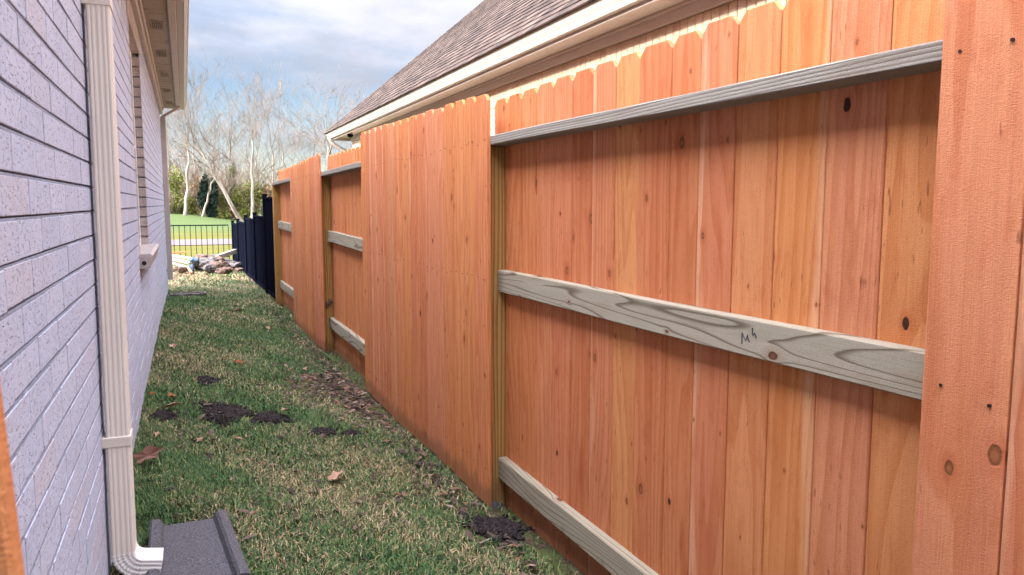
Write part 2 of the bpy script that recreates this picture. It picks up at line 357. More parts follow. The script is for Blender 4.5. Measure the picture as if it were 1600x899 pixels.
def ground_f(n):
    p = n.pos(); x, y, z = n.sep(p)
    soil = n.mix(n.smooth(n.noise(p, 45, 5, 0.7), 0.35, 0.7), (0.03, 0.023, 0.018), (0.13, 0.095, 0.062))
    near = n.mix(n.smooth(n.noise(p, 9, 4, 0.6), 0.4, 0.62), soil, (0.07, 0.085, 0.03))
    g = n.noise(n.vm('MULTIPLY', p, (1, 2.2, 1)), 0.28, 5, 0.6)
    fld = n.mix(n.smooth(g, 0.35, 0.65), (0.11, 0.098, 0.024), (0.088, 0.088, 0.022))
    fld = n.mix(n.smooth(y, 34, 46), fld, n.mix(n.smooth(g, 0.4, 0.65), (0.072, 0.10, 0.036), (0.06, 0.09, 0.032)))
    fld = n.mix(n.smooth(n.noise(p, 5.0, 5, 0.7), 0.4, 0.75, 0, 0.35), fld, (0.09, 0.10, 0.03))
    c = n.mix(n.smooth(y, 17.5, 20.5), near, fld)
    return dict(c=c, n=n.bump(n.noise(p, 30, 5, 0.7), 0.6, 0.02))
M_ground = mat('lawn_soil', ground_f, rough=0.95, spec=0.05)
M_path = mat('pale_path', lambda n: dict(c=n.mix(n.noise(n.pos(), 3, 4), (0.105, 0.08, 0.075), (0.13, 0.10, 0.095))), rough=0.9)
M_bark = mat('pale_bark', lambda n: dict(c=n.mix(n.smooth(n.noise(n.vm('MULTIPLY', n.pos(), (1, 1, 0.35)), 1.6, 5, 0.65), 0.38, 0.66), (0.20, 0.155, 0.115), (0.08, 0.055, 0.04))), rough=0.9)
M_trunk = mat('white_bark', lambda n: dict(c=n.mix(n.smooth(n.noise(n.vm('MULTIPLY', n.pos(), (1, 1, 0.35)), 1.8, 5, 0.65), 0.40, 0.68), (0.33, 0.285, 0.235), (0.12, 0.09, 0.07))), rough=0.9)
M_clod = mat('dark_soil_clods', lambda n: dict(c=n.mix(n.smooth(n.noise(n.pos(), 80, 4, 0.7), 0.35, 0.7), (0.014, 0.011, 0.012), (0.052, 0.040, 0.040)), n=n.bump(n.noise(n.pos(), 200, 4, 0.7), 0.8, 0.004)), rough=0.95, spec=0.1)
M_log = mat('split_log', lambda n: dict(c=n.mix(n.smooth(n.noise(n.pos(), 22, 5, 0.7), 0.38, 0.66), (0.07, 0.04, 0.03), (0.20, 0.13, 0.095)), n=n.bump(n.noise(n.pos(), 40, 5, 0.7), 0.9, 0.02)), rough=0.9)

# ------------------------------------------------------------------ ground, path
def smst(a, b, x):
    t = np.clip((np.asarray(x, float) - a) / (b - a), 0, 1); return t * t * (3 - 2 * t)
def gz(x, y):
    """height of the ground: falls from the house to the fence, level past the yard, low rise under the wood"""
    x = np.asarray(x, float); y = np.asarray(y, float)
    xl = np.clip(x, -0.6, 1.45)
    s = 0.12 - 0.108 * (xl + 0.285)
    near = s * (1 - smst(8, 14, y)) * (1 - smst(1.45, 6, x)) * (1 - smst(-0.6, -8, x))
    und = 0.012 * np.sin(x * 5.1 + y * 2.3) * np.cos(y * 1.7 - x) * (1 - smst(14, 20, y))
    hill = 0.62 * smst(36, 64, y) * (1 - smst(-1.0, 5.0, x))
    bx = smst(-0.30, -0.22, x) * (1 - smst(0.17, 0.28, x)) * (1 - smst(3.18, 3.35, y)) * smst(1.8, 2.2, y)   # bedded-in splash block
    near = near * (1 - bx) + bx * np.minimum(near, 0.07); und = und * (1 - bx)
    return near + und + hill
xs = np.unique(np.concatenate([[-700, -300, -120, -60, -30, -15, -8, -4, -2], np.arange(-1.2, 2.2, 0.1), [3, 4, 5, 6, 8, 12, 20, 40, 80, 160, 320, 700]]))
ys = np.unique(np.concatenate([[-60, -20, -6, -2], np.arange(-1, 21, 0.15), np.arange(21, 80, 2.0), [90, 120, 200, 400, 900]]))
GX, GY = np.meshgrid(xs, ys); V = np.stack([GX.ravel(), GY.ravel(), gz(GX, GY).ravel()], 1)
nx = len(xs); ii = np.arange((len(ys) - 1) * (nx - 1)); r_, c_ = ii // (nx - 1), ii % (nx - 1); a_ = r_ * nx + c_
Fv = np.stack([a_, a_ + 1, a_ + 1 + nx, a_ + nx], 1).ravel()
tag(np_mesh('ground', V, Fv, np.full(len(ii), 4), M_ground, smooth=True), kind='structure')
pm = MB(); px_ = list(np.linspace(-60, 60, 61))
for k in range(34):
    a, b = px_[k], px_[k + 1]
    f0 = lambda x: 27.2 + 0.006 * x * x * 0.2; f1 = lambda x: 31.6 + 0.0012 * x * x
    pm.face([(a, f0(a), 0.02), (b, f0(b), 0.02), (b, f1(b), 0.02), (a, f1(a), 0.02)])
tag(pm.build('path', M_path), kind='structure')

# ------------------------------------------------------------------ left brick house
def brick_wall_bm(mb, X, nrm, y0, y1, z0, z1, holes=(), course=0.0794, length=0.254, jt=0.009, proud=0.0028, soldier=None):
    """running bond with weather-struck joints on the plane x = X; nrm is +1 or -1 (side the wall faces)"""
    nc = int((z1 - z0) / course) + 1
    for c in range(nc):
        za = z0 + c * course; zb = min(za + course - jt, z1)
        if zb - za < 0.01: continue
        off = (c % 2) * length / 2 + rng.uniform(-0.012, 0.012)
        y = y0 - off
        while y < y1:
            ya, yb = max(y, y0), min(y + length - 0.007, y1)
            for (ha, hb, hz0, hz1) in holes:
                if zb > hz0 + 0.01 and za < hz1 - 0.01:
                    if ya < hb and yb > ha:
                        if ya < ha: yb = ha
                        elif yb > hb: ya = hb
                        else: ya = yb
            if yb - ya > 0.012:
                p = proud + rng.uniform(-0.0009, 0.0012); e = 0.0014
                dz = rng.uniform(-0.0012, 0.0012)
                lo_x, hi_x = (X - 0.03, X + p) if nrm > 0 else (X - p, X + 0.03)
                mb.box((lo_x, ya, za + dz), (hi_x, yb, zb + dz + rng.uniform(-0.001, 0.001)), e, mi=0, rn=float(rng.random()))
            y += length
        # struck joint above this course
        if zb + jt < z1:
            segs = [(y0, y1)]
            for (ha, hb, hz0, hz1) in holes:
                if zb > hz0 - 0.02 and zb < hz1: segs = [(y0, ha), (hb, y1)]
            for (sa, sb) in segs:
                xa = X + nrm * 0.0019; xb = X + nrm * 0.0012
                zt, zl = zb + jt - 0.0038, zb - 0.001
                q = [(xa, sa, zl), (xa, sb, zl), (xb, sb, zt), (xb, sa, zt)]
                mb.face(q if nrm > 0 else q[::-1], mi=1)
                xc = X - nrm * 0.0105
                q = [(xb, sa, zt), (xb, sb, zt), (xc, sb, zt + 0.0004), (xc, sa, zt + 0.0004)]
                mb.face(q if nrm > 0 else q[::-1], mi=1)
    # backing / head joints
    segs = [(y0, y1, z0, z1)]
    for (ha, hb, hz0, hz1) in holes:
        ns = []
        for (a, b, c, d_) in segs:
            if ha > a and hb < b:
                ns += [(a, ha, c, d_), (hb, b, c, d_), (ha, hb, c, hz0), (ha, hb, hz1, d_)]
            else: ns.append((a, b, c, d_))
        segs = ns
    for (a, b, c, d_) in segs:
        xs_ = (X - 0.10, X + 0.0012) if nrm > 0 else (X - 0.0012, X + 0.10)
        # head-joint mortar stays below the brick faces, one strip per course
        cc = c
        k0 = int((c - z0) / course)
        for k in range(k0, int((d_ - z0) / course) + 2):
            za = max(c, z0 + k * course + 0.001); zb = min(d_, z0 + k * course + course - jt - 0.0005)
            if zb - za > 0.004: mb.box((xs_[0], a, za), (xs_[1], b, zb), 0.0, mi=1)
        xb = (X - 0.10, X - 0.011) if nrm > 0 else (X + 0.011, X + 0.10)
        mb.box((xb[0] - 0.001, a + 0.001, c), (xb[1], b - 0.001, d_), 0.0, mi=1)

WX = -0.285
house = tag(empty('brick_house', (WX, 6.0, 0.0)), 'whitewashed pale brick house wall along the left with low eave and downspouts', 'house')
HO = lambda x, y, z: (x, y, z)
WIN = (5.62, 6.95, 1.02, 2.56)
def build_at(mb, name, mats, parent, **k):
    """mesh was written in world coordinates: shift it into its thing's frame"""
    o = mb.build(name, mats, None, **k); o.parent = parent
    L = parent; off = Vector((0, 0, 0)); rz = 0.0
    chain = []
    while L is not None: chain.append(L); L = L.parent
    loc = Vector((0, 0, 0))
    for c in chain: loc += c.location
    for v in o.data.vertices: v.co = v.co - loc
    return o
mb = MB(); brick_wall_bm(mb, WX, 1, -3.3, 13.0, -0.1, 2.72, holes=[WIN])
mb.box((WX - 4, 12.9, -0.1), (WX - 0.1, 13.0, 2.72), mi=0); mb.box((WX - 0.2, -3.29, -0.1), (WX - 0.1, 12.99, 2.72), mi=1)
build_at(mb, 'wall', [M_brick, M_mortar], house)
# window opening: brick jambs, header, glass, rowlock sill
win = MB()
win.box((WX - 0.09, WIN[0], WIN[2]), (WX - 0.05, WIN[0] + 0.05, WIN[3] - 0.02), 0.003); win.box((WX - 0.09, WIN[1] - 0.05, WIN[2]), (WX - 0.05, WIN[1] - 0.001, WIN[3] - 0.02), 0.003)
win.box((WX - 0.09, WIN[0] + 0.05, WIN[2]), (WX - 0.05, WIN[1] - 0.05, WIN[2] + 0.05), 0.003); win.box((WX - 0.09, WIN[0] + 0.05, WIN[3] - 0.07), (WX - 0.05, WIN[1] - 0.05, WIN[3] - 0.02), 0.003)
win.box((WX - 0.085, WIN[0] + 0.05, 1.78), (WX - 0.055, WIN[1] - 0.05, 1.82), 0.003)
wo = build_at(win, 'window', M_spout_in, house)
g = MB(); g.box((WX - 0.075, WIN[0] + 0.05, WIN[2] + 0.05), (WX - 0.07, WIN[1] - 0.05, WIN[3] - 0.07))
o = g.build('pane', M_glass, wo)
for v in o.data.vertices: v.co = v.co - house.location
s = MB()
for k in range(int((WIN[1] - WIN[0] + 0.12) / 0.0794)):
    ya = WIN[0] - 0.10 + k * 0.0794
    # tapered rowlock bricks, sloping out and down
    prof = [(-0.09, 1.018), (0.066, 1.030), (0.084, 1.016), (0.064, 0.935), (-0.09, 0.925)]
    s.prism(prof, [lambda a, b, Y=ya + t, q=q_: (WX + a * q, Y, b) for t, q_ in ((0.0, 0.985), (0.003, 1.0), (0.068, 1.0), (0.071, 0.985))], mi=0, rn=0.5 + 0.4 * random.random())
    s.prism([(p[0] - 0.006 if p[0] > 0 else p[0], p[1] - 0.004) for p in prof], [lambda a, b, Y=ya + t: (WX + a, Y, b) for t in (0.071, 0.0794)], mi=1)
so = build_at(s, 'window_sill', [M_sill, M_mortar], house)
s = MB(); s.tube([(WX + 0.030, WIN[0] - 0.104, 0.968), (WX + 0.030, WIN[0] - 0.098, 0.968)], 0.014, 14)
o = s.build('core_hole', M_dark, so)
for v in o.data.vertices: v.co = v.co - house.location
s = MB()   # brick jambs, one block per course, and soldier header
for yj, sg in ((WIN[1], -1), (WIN[0], 1)):
    for c in range(14, 33):
        za = -0.1 + c * 0.0794
        if za < 0.93 or za > 2.5: continue
        dd = 0.002 * random.random()
        ya, yb = (yj - 0.012 - dd, yj + 0.02) if sg < 0 else (yj - 0.02, yj + 0.012 + dd)
        s.box((WX - 0.09, ya, za + 0.002), (WX + 0.006, yb, za + 0.069), 0.003, mi=0, rn=random.random())
y = WIN[0] - 0.07
while y < WIN[1] + 0.05:
    s.box((WX - 0.09, y, WIN[3] - 0.02), (WX + 0.009, y + 0.071, WIN[3] + 0.19), 0.003, mi=0, rn=random.random()); y += 0.0794
build_at(s, 'window_surround', [M_sill, M_mortar], house)
# frieze, soffit, vents, fascia, gutter
s = MB(); s.box((WX + 0.005, -3.5, 2.70), (WX + 0.045, 13.0, 2.80), 0.004); s.box((WX + 0.045, -3.5, 2.765), (WX + 0.065, 13.0, 2.799), 0.004)
build_at(s, 'frieze_board', M_fascia, house)
s = MB(); y = -0.8
while y < 13.0:
    s.box((WX - 0.05, y, 2.80), (-0.055, min(y + 1.22, 13.05), 2.812), 0.002); y += 1.225
sof = build_at(s, 'soffit', M_soffit, house)
for k, y in enumerate((2.2, 4.0, 5.6, 6.9, 8.2, 9.5, 10.8, 12.1)):
    s = MB(); s.box((-0.190, y, 2.793), (-0.085, y + 0.32, 2.7995), 0.002)
    for j in range(7):
        s.box((-0.182 + j * 0.0135, y + 0.03, 2.789), (-0.177 + j * 0.0135, y + 0.29, 2.7928), 0.0)
    for yy in (0.10, 0.205): s.box((-0.186, y + yy, 2.787), (-0.089, y + yy + 0.008, 2.7888), 0.0)
    o = s.build('soffit_vent', M_vent if False else M_soffit, sof)
    for v in o.data.vertices: v.co = v.co - house.location
    t = MB()
    for j in range(6): t.box((-0.1762 + j * 0.0135, y + 0.032, 2.7905), (-0.1695 + j * 0.0135, y + 0.288, 2.7927), 0.0)
    o = t.build('vent_slot', M_dark, sof)
    for v in o.data.vertices: v.co = v.co - house.location
s = MB(); s.box((-0.054, -3.5, 2.785), (0.006, 13.12, 2.98), 0.004)
build_at(s, 'fascia', M_fascia, house)
gprof = [(0.0, 0.0), (0.055, 0.0), (0.062, 0.03), (0.078, 0.055), (0.082, 0.08), (0.092, 0.085), (0.092, 0.10), (0.084, 0.10), (0.078, 0.088), (0.070, 0.06), (0.055, 0.035), (0.05, 0.006), (0.004, 0.006), (0.004, 0.10), (0.0, 0.10)]
s = MB(); s.prism(gprof, [lambda a, b, Y=Y: (0.009 + a, Y, 2.80 + b) for Y in (-3.5, 13.1)])
build_at(s, 'gutter', M_eave, house)
# roof (pitch below the sun's height so only the eave shades the yard)
def roof_rows(s, X0, z0, dirx, y0, y1, tanp, run, hip0=0.0, hip1=0.0, expo=0.14):
    sl = math.sqrt(1 + tanp * tanp); n = int(run * sl / expo); th = 0.012
    for r in range(n):
        a0 = r * expo / sl; a1 = min(run, (r + 1) * expo / sl + 0.004)
        P = lambda a, yy, l: (X0 + dirx * (a - l * tanp / sl * 1.0 * 1), yy, z0 + a * tanp + l / sl)
        ya, yb = y0 + hip0 * a0, y1 - hip1 * a0; yc, yd = y0 + hip0 * a1, y1 - hip1 * a1
        A, B = P(a0, ya, th), P(a0, yb, th); Cc, D = P(a1, yd, 0.001), P(a1, yc, 0.001); A0, B0 = P(a0, ya, 0.0), P(a0, yb, 0.0)
        rn = random.random(); o = random.random() * 3
        f1 = [A, B, Cc, D]; f0 = [A0, B0, B, A]
        if dirx > 0: f1 = f1[::-1]; f0 = f0[::-1]
        s.face(f1 if dirx < 0 else f1, [(p[1] + o, 0) for p in f1], 0, rn); s.face(f0, [(p[1] + o, 0) for p in f0], 0, rn)
s = MB(); roof_rows(s, 0.05, 2.935, -1, -3.5, 13.2, 0.30, 5.0)
s.face([(-4.95, -3.5, 4.435), (-4.95, 13.2, 4.435), (-9.9, 13.2, 2.95), (-9.9, -3.5, 2.95)][::-1])
s.face([(0.0, 13.19, 2.90), (-9.9, 13.19, 2.90), (-4.95, 13.19, 4.42)]); s.face([(0.0, 13.1, 2.815), (0.0, -3.5, 2.90), (-4.95, -3.5, 4.4), (-4.95, 13.1, 4.4)])
build_at(s, 'roof', M_shingle, house)
# downspouts: ribbed rectangular section
def spout_prof(wx, wy):
    """corrugated rectangle, profile in (x, y)"""
    pts = []
    def side(p0, p1, n, nx_, ny_):
        out = []
        for i in range(n * 4):
            t = (i + 0.5) / (n * 4); b = 0.0019 if (i % 4) in (1, 2) else 0.0
            if i < 2 or i > n * 4 - 3: b = 0.0
            out.append((p0[0] + (p1[0] - p0[0]) * t - nx_ * b, p0[1] + (p1[1] - p0[1]) * t - ny_ * b))
        return out
    c = 0.004
    pts += side((c, 0), (wx - c, 0), 4, 0, -1); pts += side((wx, c), (wx, wy - c), 5, 1, 0)
    pts += side((wx - c, wy), (c, wy), 4, 0, 1); pts += side((0, wy - c), (0, c), 5, -1, 0)
    return pts
def downspout(y, zb, parent, name='downspout', lean=0.0, elbow_out=True, mt=None):
    mt = mt or M_spout; sp = spout_prof(0.072, 0.095); X0 = WX + 0.014
    s = MB(); s.prism(sp, [lambda a, b, Z=Z: (X0 + a, y + b + lean * (Z - 1.3), Z) for Z in (zb + 0.20, 1.0, 2.0, 2.60)])
    # top offset to the gutter
    rings = []
    for k in range(9):
        t = k / 8; xx = 0.23 * (t * t * (3 - 2 * t)); zz = 2.60 + 0.20 * t
        rings.append(lambda a, b, xx=xx, zz=zz: (X0 + a * 0.85 + xx, y + b + lean * 1.3, zz))
    s.prism(sp, rings)
    d_ = build_at(s, name, mt, parent)
    for z in ((0.55, 2.0) if elbow_out else (0.35, 1.6)):
        st = MB(); l = lean * (z - 1.3)
        st.box((X0 - 0.012, y - 0.003 + l, z), (X0 + 0.0755, y + 0.0985 + l, z + 0.034), 0.002)
        o = st.build('strap', mt, d_)
        for v in o.data.vertices: v.co = v.co - parent.location
    if elbow_out:
        e = MB(); rr = []; Rb = 0.105
        n_ = 26; yb = y + lean * (-1.1)
        for k in range(n_ + 1):
            t = k / n_; ang = t * R(80)
            rib = 1.0 + (0.035 if k % 3 == 1 else 0.0)
            cx, cz = X0 + 0.072 + 0.028, zb + 0.21
            def fn(a, b, ang=ang, rib=rib):
                rad = (0.028 + (0.072 - a)) * 1.0
                rad = 0.064 + (rad - 0.064) * rib
                return (cx - rad * math.cos(ang), yb + 0.0475 + (b - 0.0475) * rib, cz - rad * math.sin(ang))
            rr.append(fn)
        last = rr[-1]
        def ext(a, b, L, sc2=1.0):
            p = last(a, b); return (p[0] + L * math.sin(R(80)), p[1], p[2] - L * math.cos(R(80)))
        rr.append(lambda a, b: ext(a, b, 0.035)); rr.append(lambda a, b: ext(a, b, 0.060))
        e.prism(sp, rr, caps=False)
        inn = [(0.003 + a * 0.93, 0.003 + b * 0.94) for a, b in sp]
        rr2 = [lambda a, b, f=f: f(a, b) for f in rr]
        e.prism(inn, rr2[::-1], caps=False)
        # rim joining outer and inner skins
        f = rr[-1]; nn = len(sp)
        for i in range(nn):
            j = (i + 1) % nn; e.face([f(*sp[i]), f(*sp[j]), f(*inn[j]), f(*inn[i])])
        o = e.build('elbow', M_spout_in, d_)
        for v in o.data.vertices: v.co = v.co - parent.location
    return d_
downspout(2.86, -0.015, house, lean=0.10)
downspout(12.55, 0.02, house, elbow_out=False, mt=M_fascia)

# ------------------------------------------------------------------ neighbour's house
NX = 3.30
nb = tag(empty('brick_house', (NX, 8.0, 0.0)), 'tan brick neighbour house behind the wood fence, with steep brown shingle roof', 'house')
mb = MB(); brick_wall_bm(mb, NX, -1, 0.4, 16.3, -0.1, 2.43)
y = 0.4
while y < 16.3:
    mb.box((NX - 0.006 - 0.001 * random.random(), y, 2.44), (NX + 0.03, y + 0.079, 2.64), 0.003, mi=0, rn=random.random()); y += 0.088
mb.box((NX + 0.002, 0.4, 2.432), (NX + 0.1, 16.29, 2.66), mi=1); mb.box((NX + 0.102, 0.4, -0.1), (NX + 7, 16.3, 2.66), mi=0)
build_at(mb, 'wall', [M_brick2, M_mortar2], nb)
s = MB(); s.box((NX - 0.035, 0.4, 2.645), (NX + 0.02, 16.33, 2.745), 0.004); s.box((NX - 0.055, 0.4, 2.72), (NX - 0.036, 16.33, 2.7445), 0.004)
build_at(s, 'frieze_board', M_trim, nb)
s = MB(); y = 0.4
while y < 16.7:
    s.box((2.955, y, 2.746), (NX + 0.1, min(y + 2.42, 16.7), 2.756), 0.002); y += 2.425
build_at(s, 'soffit', M_trim, nb)
s = MB(); s.box((2.93, 0.4, 2.69), (2.954, 16.75, 2.86), 0.003); s.box((2.93, 16.7, 2.69), (10, 16.724, 2.86), 0.003)
build_at(s, 'fascia', M_trim, nb)
s = MB(); s.prism([(a * 1.1, b * 1.25) for a, b in gprof], [lambda a, b, Y=Y: (2.928 - a, Y, 2.715 + b) for Y in (16.78, 0.4)])
gt = build_at(s, 'gutter', M_gutter, nb)
s = MB()
roof_rows(s, 2.80, 2.825, 1, 0.4, 16.85, 0.90, 5.6, 0.0, 1.0, expo=0.14)
# far hip slope and back slope
ap = 5.6; zt = 2.825 + ap * 0.9
s.face([(2.80, 16.85, 2.825), (13.9, 16.85, 2.825), (8.4, 16.85 - ap, zt)], [(0, 0), (11, 0), (5, 6)])
s.face([(8.4, 0.4, zt), (8.4, 16.85 - ap, zt), (13.9, 16.85, 2.825), (13.9, 0.4, 2.825)][::-1])
for k in range(46):   # hip cap shingles
    a = k * 0.122; 
    p0 = Vector((2.80 + a, 16.85 - a, 2.825 + a * 0.9)); p1 = Vector((2.80 + a + 0.13, 16.85 - a - 0.13, 2.825 + (a + 0.13) * 0.9 - 0.006))
    l = Vector((0, -0.10, 0.0)); m_ = Vector((0.10, 0.0, 0.0)); u = Vector((0, 0, 0.022))
    s.face([tuple(p0 + l + u * 0.5), tuple(p1 + l + u * 0.5), tuple(p1 + u), tuple(p0 + u)], [(0, 0)] * 4, 0, random.random())
    s.face([tuple(p0 + u), tuple(p1 + u), tuple(p1 + m_ + u * 0.5), tuple(p0 + m_ + u * 0.5)], [(0, 0)] * 4, 0, random.random())
build_at(s, 'roof', M_shingle, nb)
s = MB(); s.tube([(2.87, 16.5, 2.73), (2.87, 16.5, 2.66), (3.0, 16.5, 2.56), (3.18, 16.5, 2.47), (3.25, 16.5, 2.38), (3.25, 16.5, 0.1)], 0.036, 10)
build_at(s, 'downspout', M_gutter, nb, smooth=True)
cm = tag(empty('security_camera', (3.05, 15.3, 2.745)), 'small black dome camera hanging under the neighbour eave near its far end', 'camera')
s = MB(); s.tube([(0, 0, 0), (0, 0, -0.03)], 0.045, 16); s.build('mount', M_fascia, cm)
s = MB(); s.tube([(0, 0, -0.03), (0, 0, -0.06), (0, 0, -0.085), (0, 0, -0.10)], [0.055, 0.06, 0.045, 0.015], 16); s.build('dome', M_black, cm, smooth=True)

# ------------------------------------------------------------------ cedar fence
FA = R(1.12)
fence = tag(empty('wood_fence', (1.31 * math.cos(FA), 1.31 * math.sin(FA), 0), FA), 'new orange cedar privacy fence with dog-ear pickets alternating sides on grey pine rails', 'fence')
def f2w(x, y):   # fence frame -> world
    return (fence.location.x + x * math.cos(FA) - y * math.sin(FA), fence.location.y + x * math.sin(FA) + y * math.cos(FA))
def gzf(x, y):
    X, Y = f2w(x, y); return float(gz(X, Y))
def picket(s, x, face, y0, y1, z0, z1, rn, th=0.016, warp=0.0):
    """x = plane of the front (camera side, -x) surface"""
    e = 0.028; c = 0.0022; uo = random.randint(5, 45); vo = random.random() * 40
    def outline(i):
        return [(y0 + i, z0 + i), (y1 - i, z0 + i), (y1 - i, z1 - e), (y1 - e * 0.95 - i * 0.4, z1 - i), (y0 + e * 0.95 + i * 0.4, z1 - i), (y0 + i, z1 - e)]
    A = outline(c); B = outline(0); n = 6
    wr = lambda y: warp * ((y - y0) / (y1 - y0) - 0.5)
    vs = [(x + wr(y), y, z) for y, z in A] + [(x + c + wr(y), y, z) for y, z in B] + [(x + th + wr(y), y, z) for y, z in B]
    fs = [list(range(6))[::-1]]
    fs = [[5, 4, 3, 2, 1, 0]]
    for i in range(6):
        j = (i + 1) % 6; fs.append([i, j, n + j, n + i]); fs.append([n + i, n + j, 2 * n + j, 2 * n + i])
    fs.append([2 * n + i for i in range(6)])
    uvs = [(v[1] - y0 + uo + (v[0] - x) * 0.7, v[2] + vo) for v in vs]
    s.mesh(vs, fs, uvs, 0, rn)
def panel(front, edges, x, ztop, nails=(), zoff=0.0, nr=0.0018):
    s = MB()
    for k in range(len(edges) - 1):
        a, b = edges[k], edges[k + 1]; g_ = 0.0012 + 0.0018 * random.random()
        z1 = ztop(0.5 * (a + b)) + random.uniform(-0.004, 0.004); z0 = gzf(x, a) + 0.01 + zoff + random.uniform(0, 0.012)
        rn = random.random()
        picket(s, x + random.uniform(-0.001, 0.001), 1, a + g_, b - g_, z0, z1, rn, warp=random.uniform(-0.004, 0.004))
        for zn in nails:
            for yy in (a + 0.035, b - 0.035):
                zz = zn + random.uniform(-0.012, 0.012); yy += random.uniform(-0.008, 0.008)
                s.tube([(x - 0.0035, yy, zz), (x + 0.002, yy, zz)], nr, 8, mi=1)
    return s.build('picket_panel', [M_cedar, M_dark], fence)
def edges(a, b, wd=0.152):
    n = max(1, round((b - a) / wd)); e = [a]
    for k in range(n): e.append(e[-1] + 1 + random.uniform(-0.06, 0.06))
    return [a + (x - a) * (b - a) / (e[-1] - a) for x in e]
XF, XB = -0.017, 0.089      # front pickets' face, back pickets' face
lin = lambda y0, z0, y1, z1: (lambda y: z0 + (z1 - z0) * (y - y0) / (y1 - y0))
# back panel beside the camera, boards as in the photograph
eb = [0.86, 1.020, 1.185, 1.347, 1.505, 1.663, 1.817, 1.954, 2.122, 2.27, 2.42, 2.575, 2.725, 2.875, 3.03, 3.175, 3.32]
panel(False, eb, XB, lin(1.0, 1.86, 3.2, 1.825), (), zoff=-0.05)
en = [0.986]
for wd in (0.166, 0.15, 0.15, 0.152, 0.15, 0.15, 0.15, 0.15, 0.15, 0.15, 0.15): en.append(en[-1] - wd)
panel(True, en[::-1], XF, lambda y: 1.86, (1.62, 1.01, 0.12), nr=0.0034)
panel(True, edges(3.158, 5.55, 0.150), XF, lin(3.16, 1.832, 5.5, 1.86), (1.62, 1.01, 0.14))
panel(False, edges(5.30, 7.36), XB, lin(5.5, 1.80, 7.3, 1.80))
panel(True, edges(7.20, 9.06), XF, lin(7.2, 1.815, 9.0, 1.765), (1.62, 1.03, 0.24))
panel(False, edges(8.95, 10.86), XB, lin(9, 1.80, 10.8, 1.80))
def rail(y0, z0, y1, z1, flat, name='rail', off=None):
    """flat rails lie on the post tops; the others stand on edge against the pickets"""
    n = 14; s = MB()
    hh = 0.040 if flat else 0.098; x0, x1 = (0.0, 0.0885) if flat else (0.050, 0.0885); c = 0.003
    prof = [(x0 + c, 0), (x1, 0), (x1, hh), (x0 + c, hh), (x0, hh - c), (x0, c)]
    uo, vo = off or (random.random() * 40, random.random() * 40)
    ub = [0.05, 0.15, 0.25, 0.10 + 0.21, 0.31, 0.41] if False else None
    vs = []; uvs = []
    per = [0.0]
    for i in range(len(prof)):
        a, b = prof[i], prof[(i + 1) % len(prof)]; per.append(per[-1] + math.hypot(a[0] - b[0], a[1] - b[1]))
    b1, b2 = random.uniform(-0.004, 0.004), random.uniform(0, 6)
    ring = []
    for k in range(n + 1):
        t = k / n; y = y0 + (y1 - y0) * t; zz = z0 + (z1 - z0) * t + b1 * math.sin(math.pi * t) + 0.001 * math.sin(9 * t + b2)
        ring.append([(px__, y, zz + pz) for px__, pz in prof])
    for k in range(n):
        for i in range(len(prof)):
            j = (i + 1) % len(prof)
            va, vb = y0 + (y1 - y0) * k / n, y0 + (y1 - y0) * (k + 1) / n
            s.face([ring[k][i], ring[k + 1][i], ring[k + 1][j], ring[k][j]], [(per[i] + uo, va + vo), (per[i] + uo, vb + vo), (per[i + 1] + uo, vb + vo), (per[i + 1] + uo, va + vo)], 0, 0.4)
    for k, fl in ((0, False), (n, True)):
        f = ring[k] if fl else ring[k][::-1]; s.face(f, [(p[0] * 3 + uo, p[2] * 1.5 + vo) for p in f], 0, 0.4)
    return s.build(name, M_pineflat if flat else M_pine, fence)
def post(y, top):
    s = MB(); z0 = gzf(0.04, y) - 0.05
    s.box((0.0, y, z0), (0.0885, y + 0.089, top - 0.001), 0.003, axis=2, off=(random.random() * 30, random.random() * 30), rn=random.random())
    return s.build('post', M_post, fence)
for y, t in ((0.90, 1.609), (3.194, 1.607), (5.40, 1.62), (7.255, 1.60), (9.0, 1.615), (10.74, 1.60)): post(y, t)
rail(0.86, 1.609, 3.283, 1.607, True); rail(3.284, 1.607, 5.46, 1.62, True); rail(5.462, 1.62, 7.343, 1.60, True); rail(7.345, 1.60, 9.08, 1.615, True); rail(9.082, 1.615, 10.83, 1.60, True)
mr = rail(0.99, 0.958, 3.193, 0.955, False, off=(3.2, 7.1)); rail(0.99, 0.05, 3.193, 0.080, False)
for a, b, z1_, z2_ in ((3.284, 5.399, (0.955, 1.0), (0.08, 0.15)), (5.49, 7.254, (0.975, 1.005), (0.165, 0.19)), (7.345, 8.999, (1.0, 1.02), (0.18, 0.21)), (9.09, 10.739, (1.01, 1.03), (0.21, 0.225))):
    rail(a, z1_[0], b, z1_[1], False); rail(a, z2_[0], b, z2_[1], False)
# handwriting on the middle rail
s = MB()
def stroke(pts, r=0.0016):
    pts = [(0.0496, 1.565 - u * 1.55, 1.0 + v * 1.15) for u, v in pts]; s.tube(pts, r, 5, mi=0)
stroke([(0.001, -0.012), (0.0, 0.008), (0.001, 0.014), (0.005, 0.004), (0.010, -0.002), (0.014, 0.012), (0.0165, 0.0), (0.020, -0.004)])
stroke([(0.0255, 0.030), (0.0255, 0.016), (0.0265, 0.013), (0.031, 0.019), (0.034, 0.014), (0.0345, 0.008)])
s.build('pencil_mark', M_ink, mr)
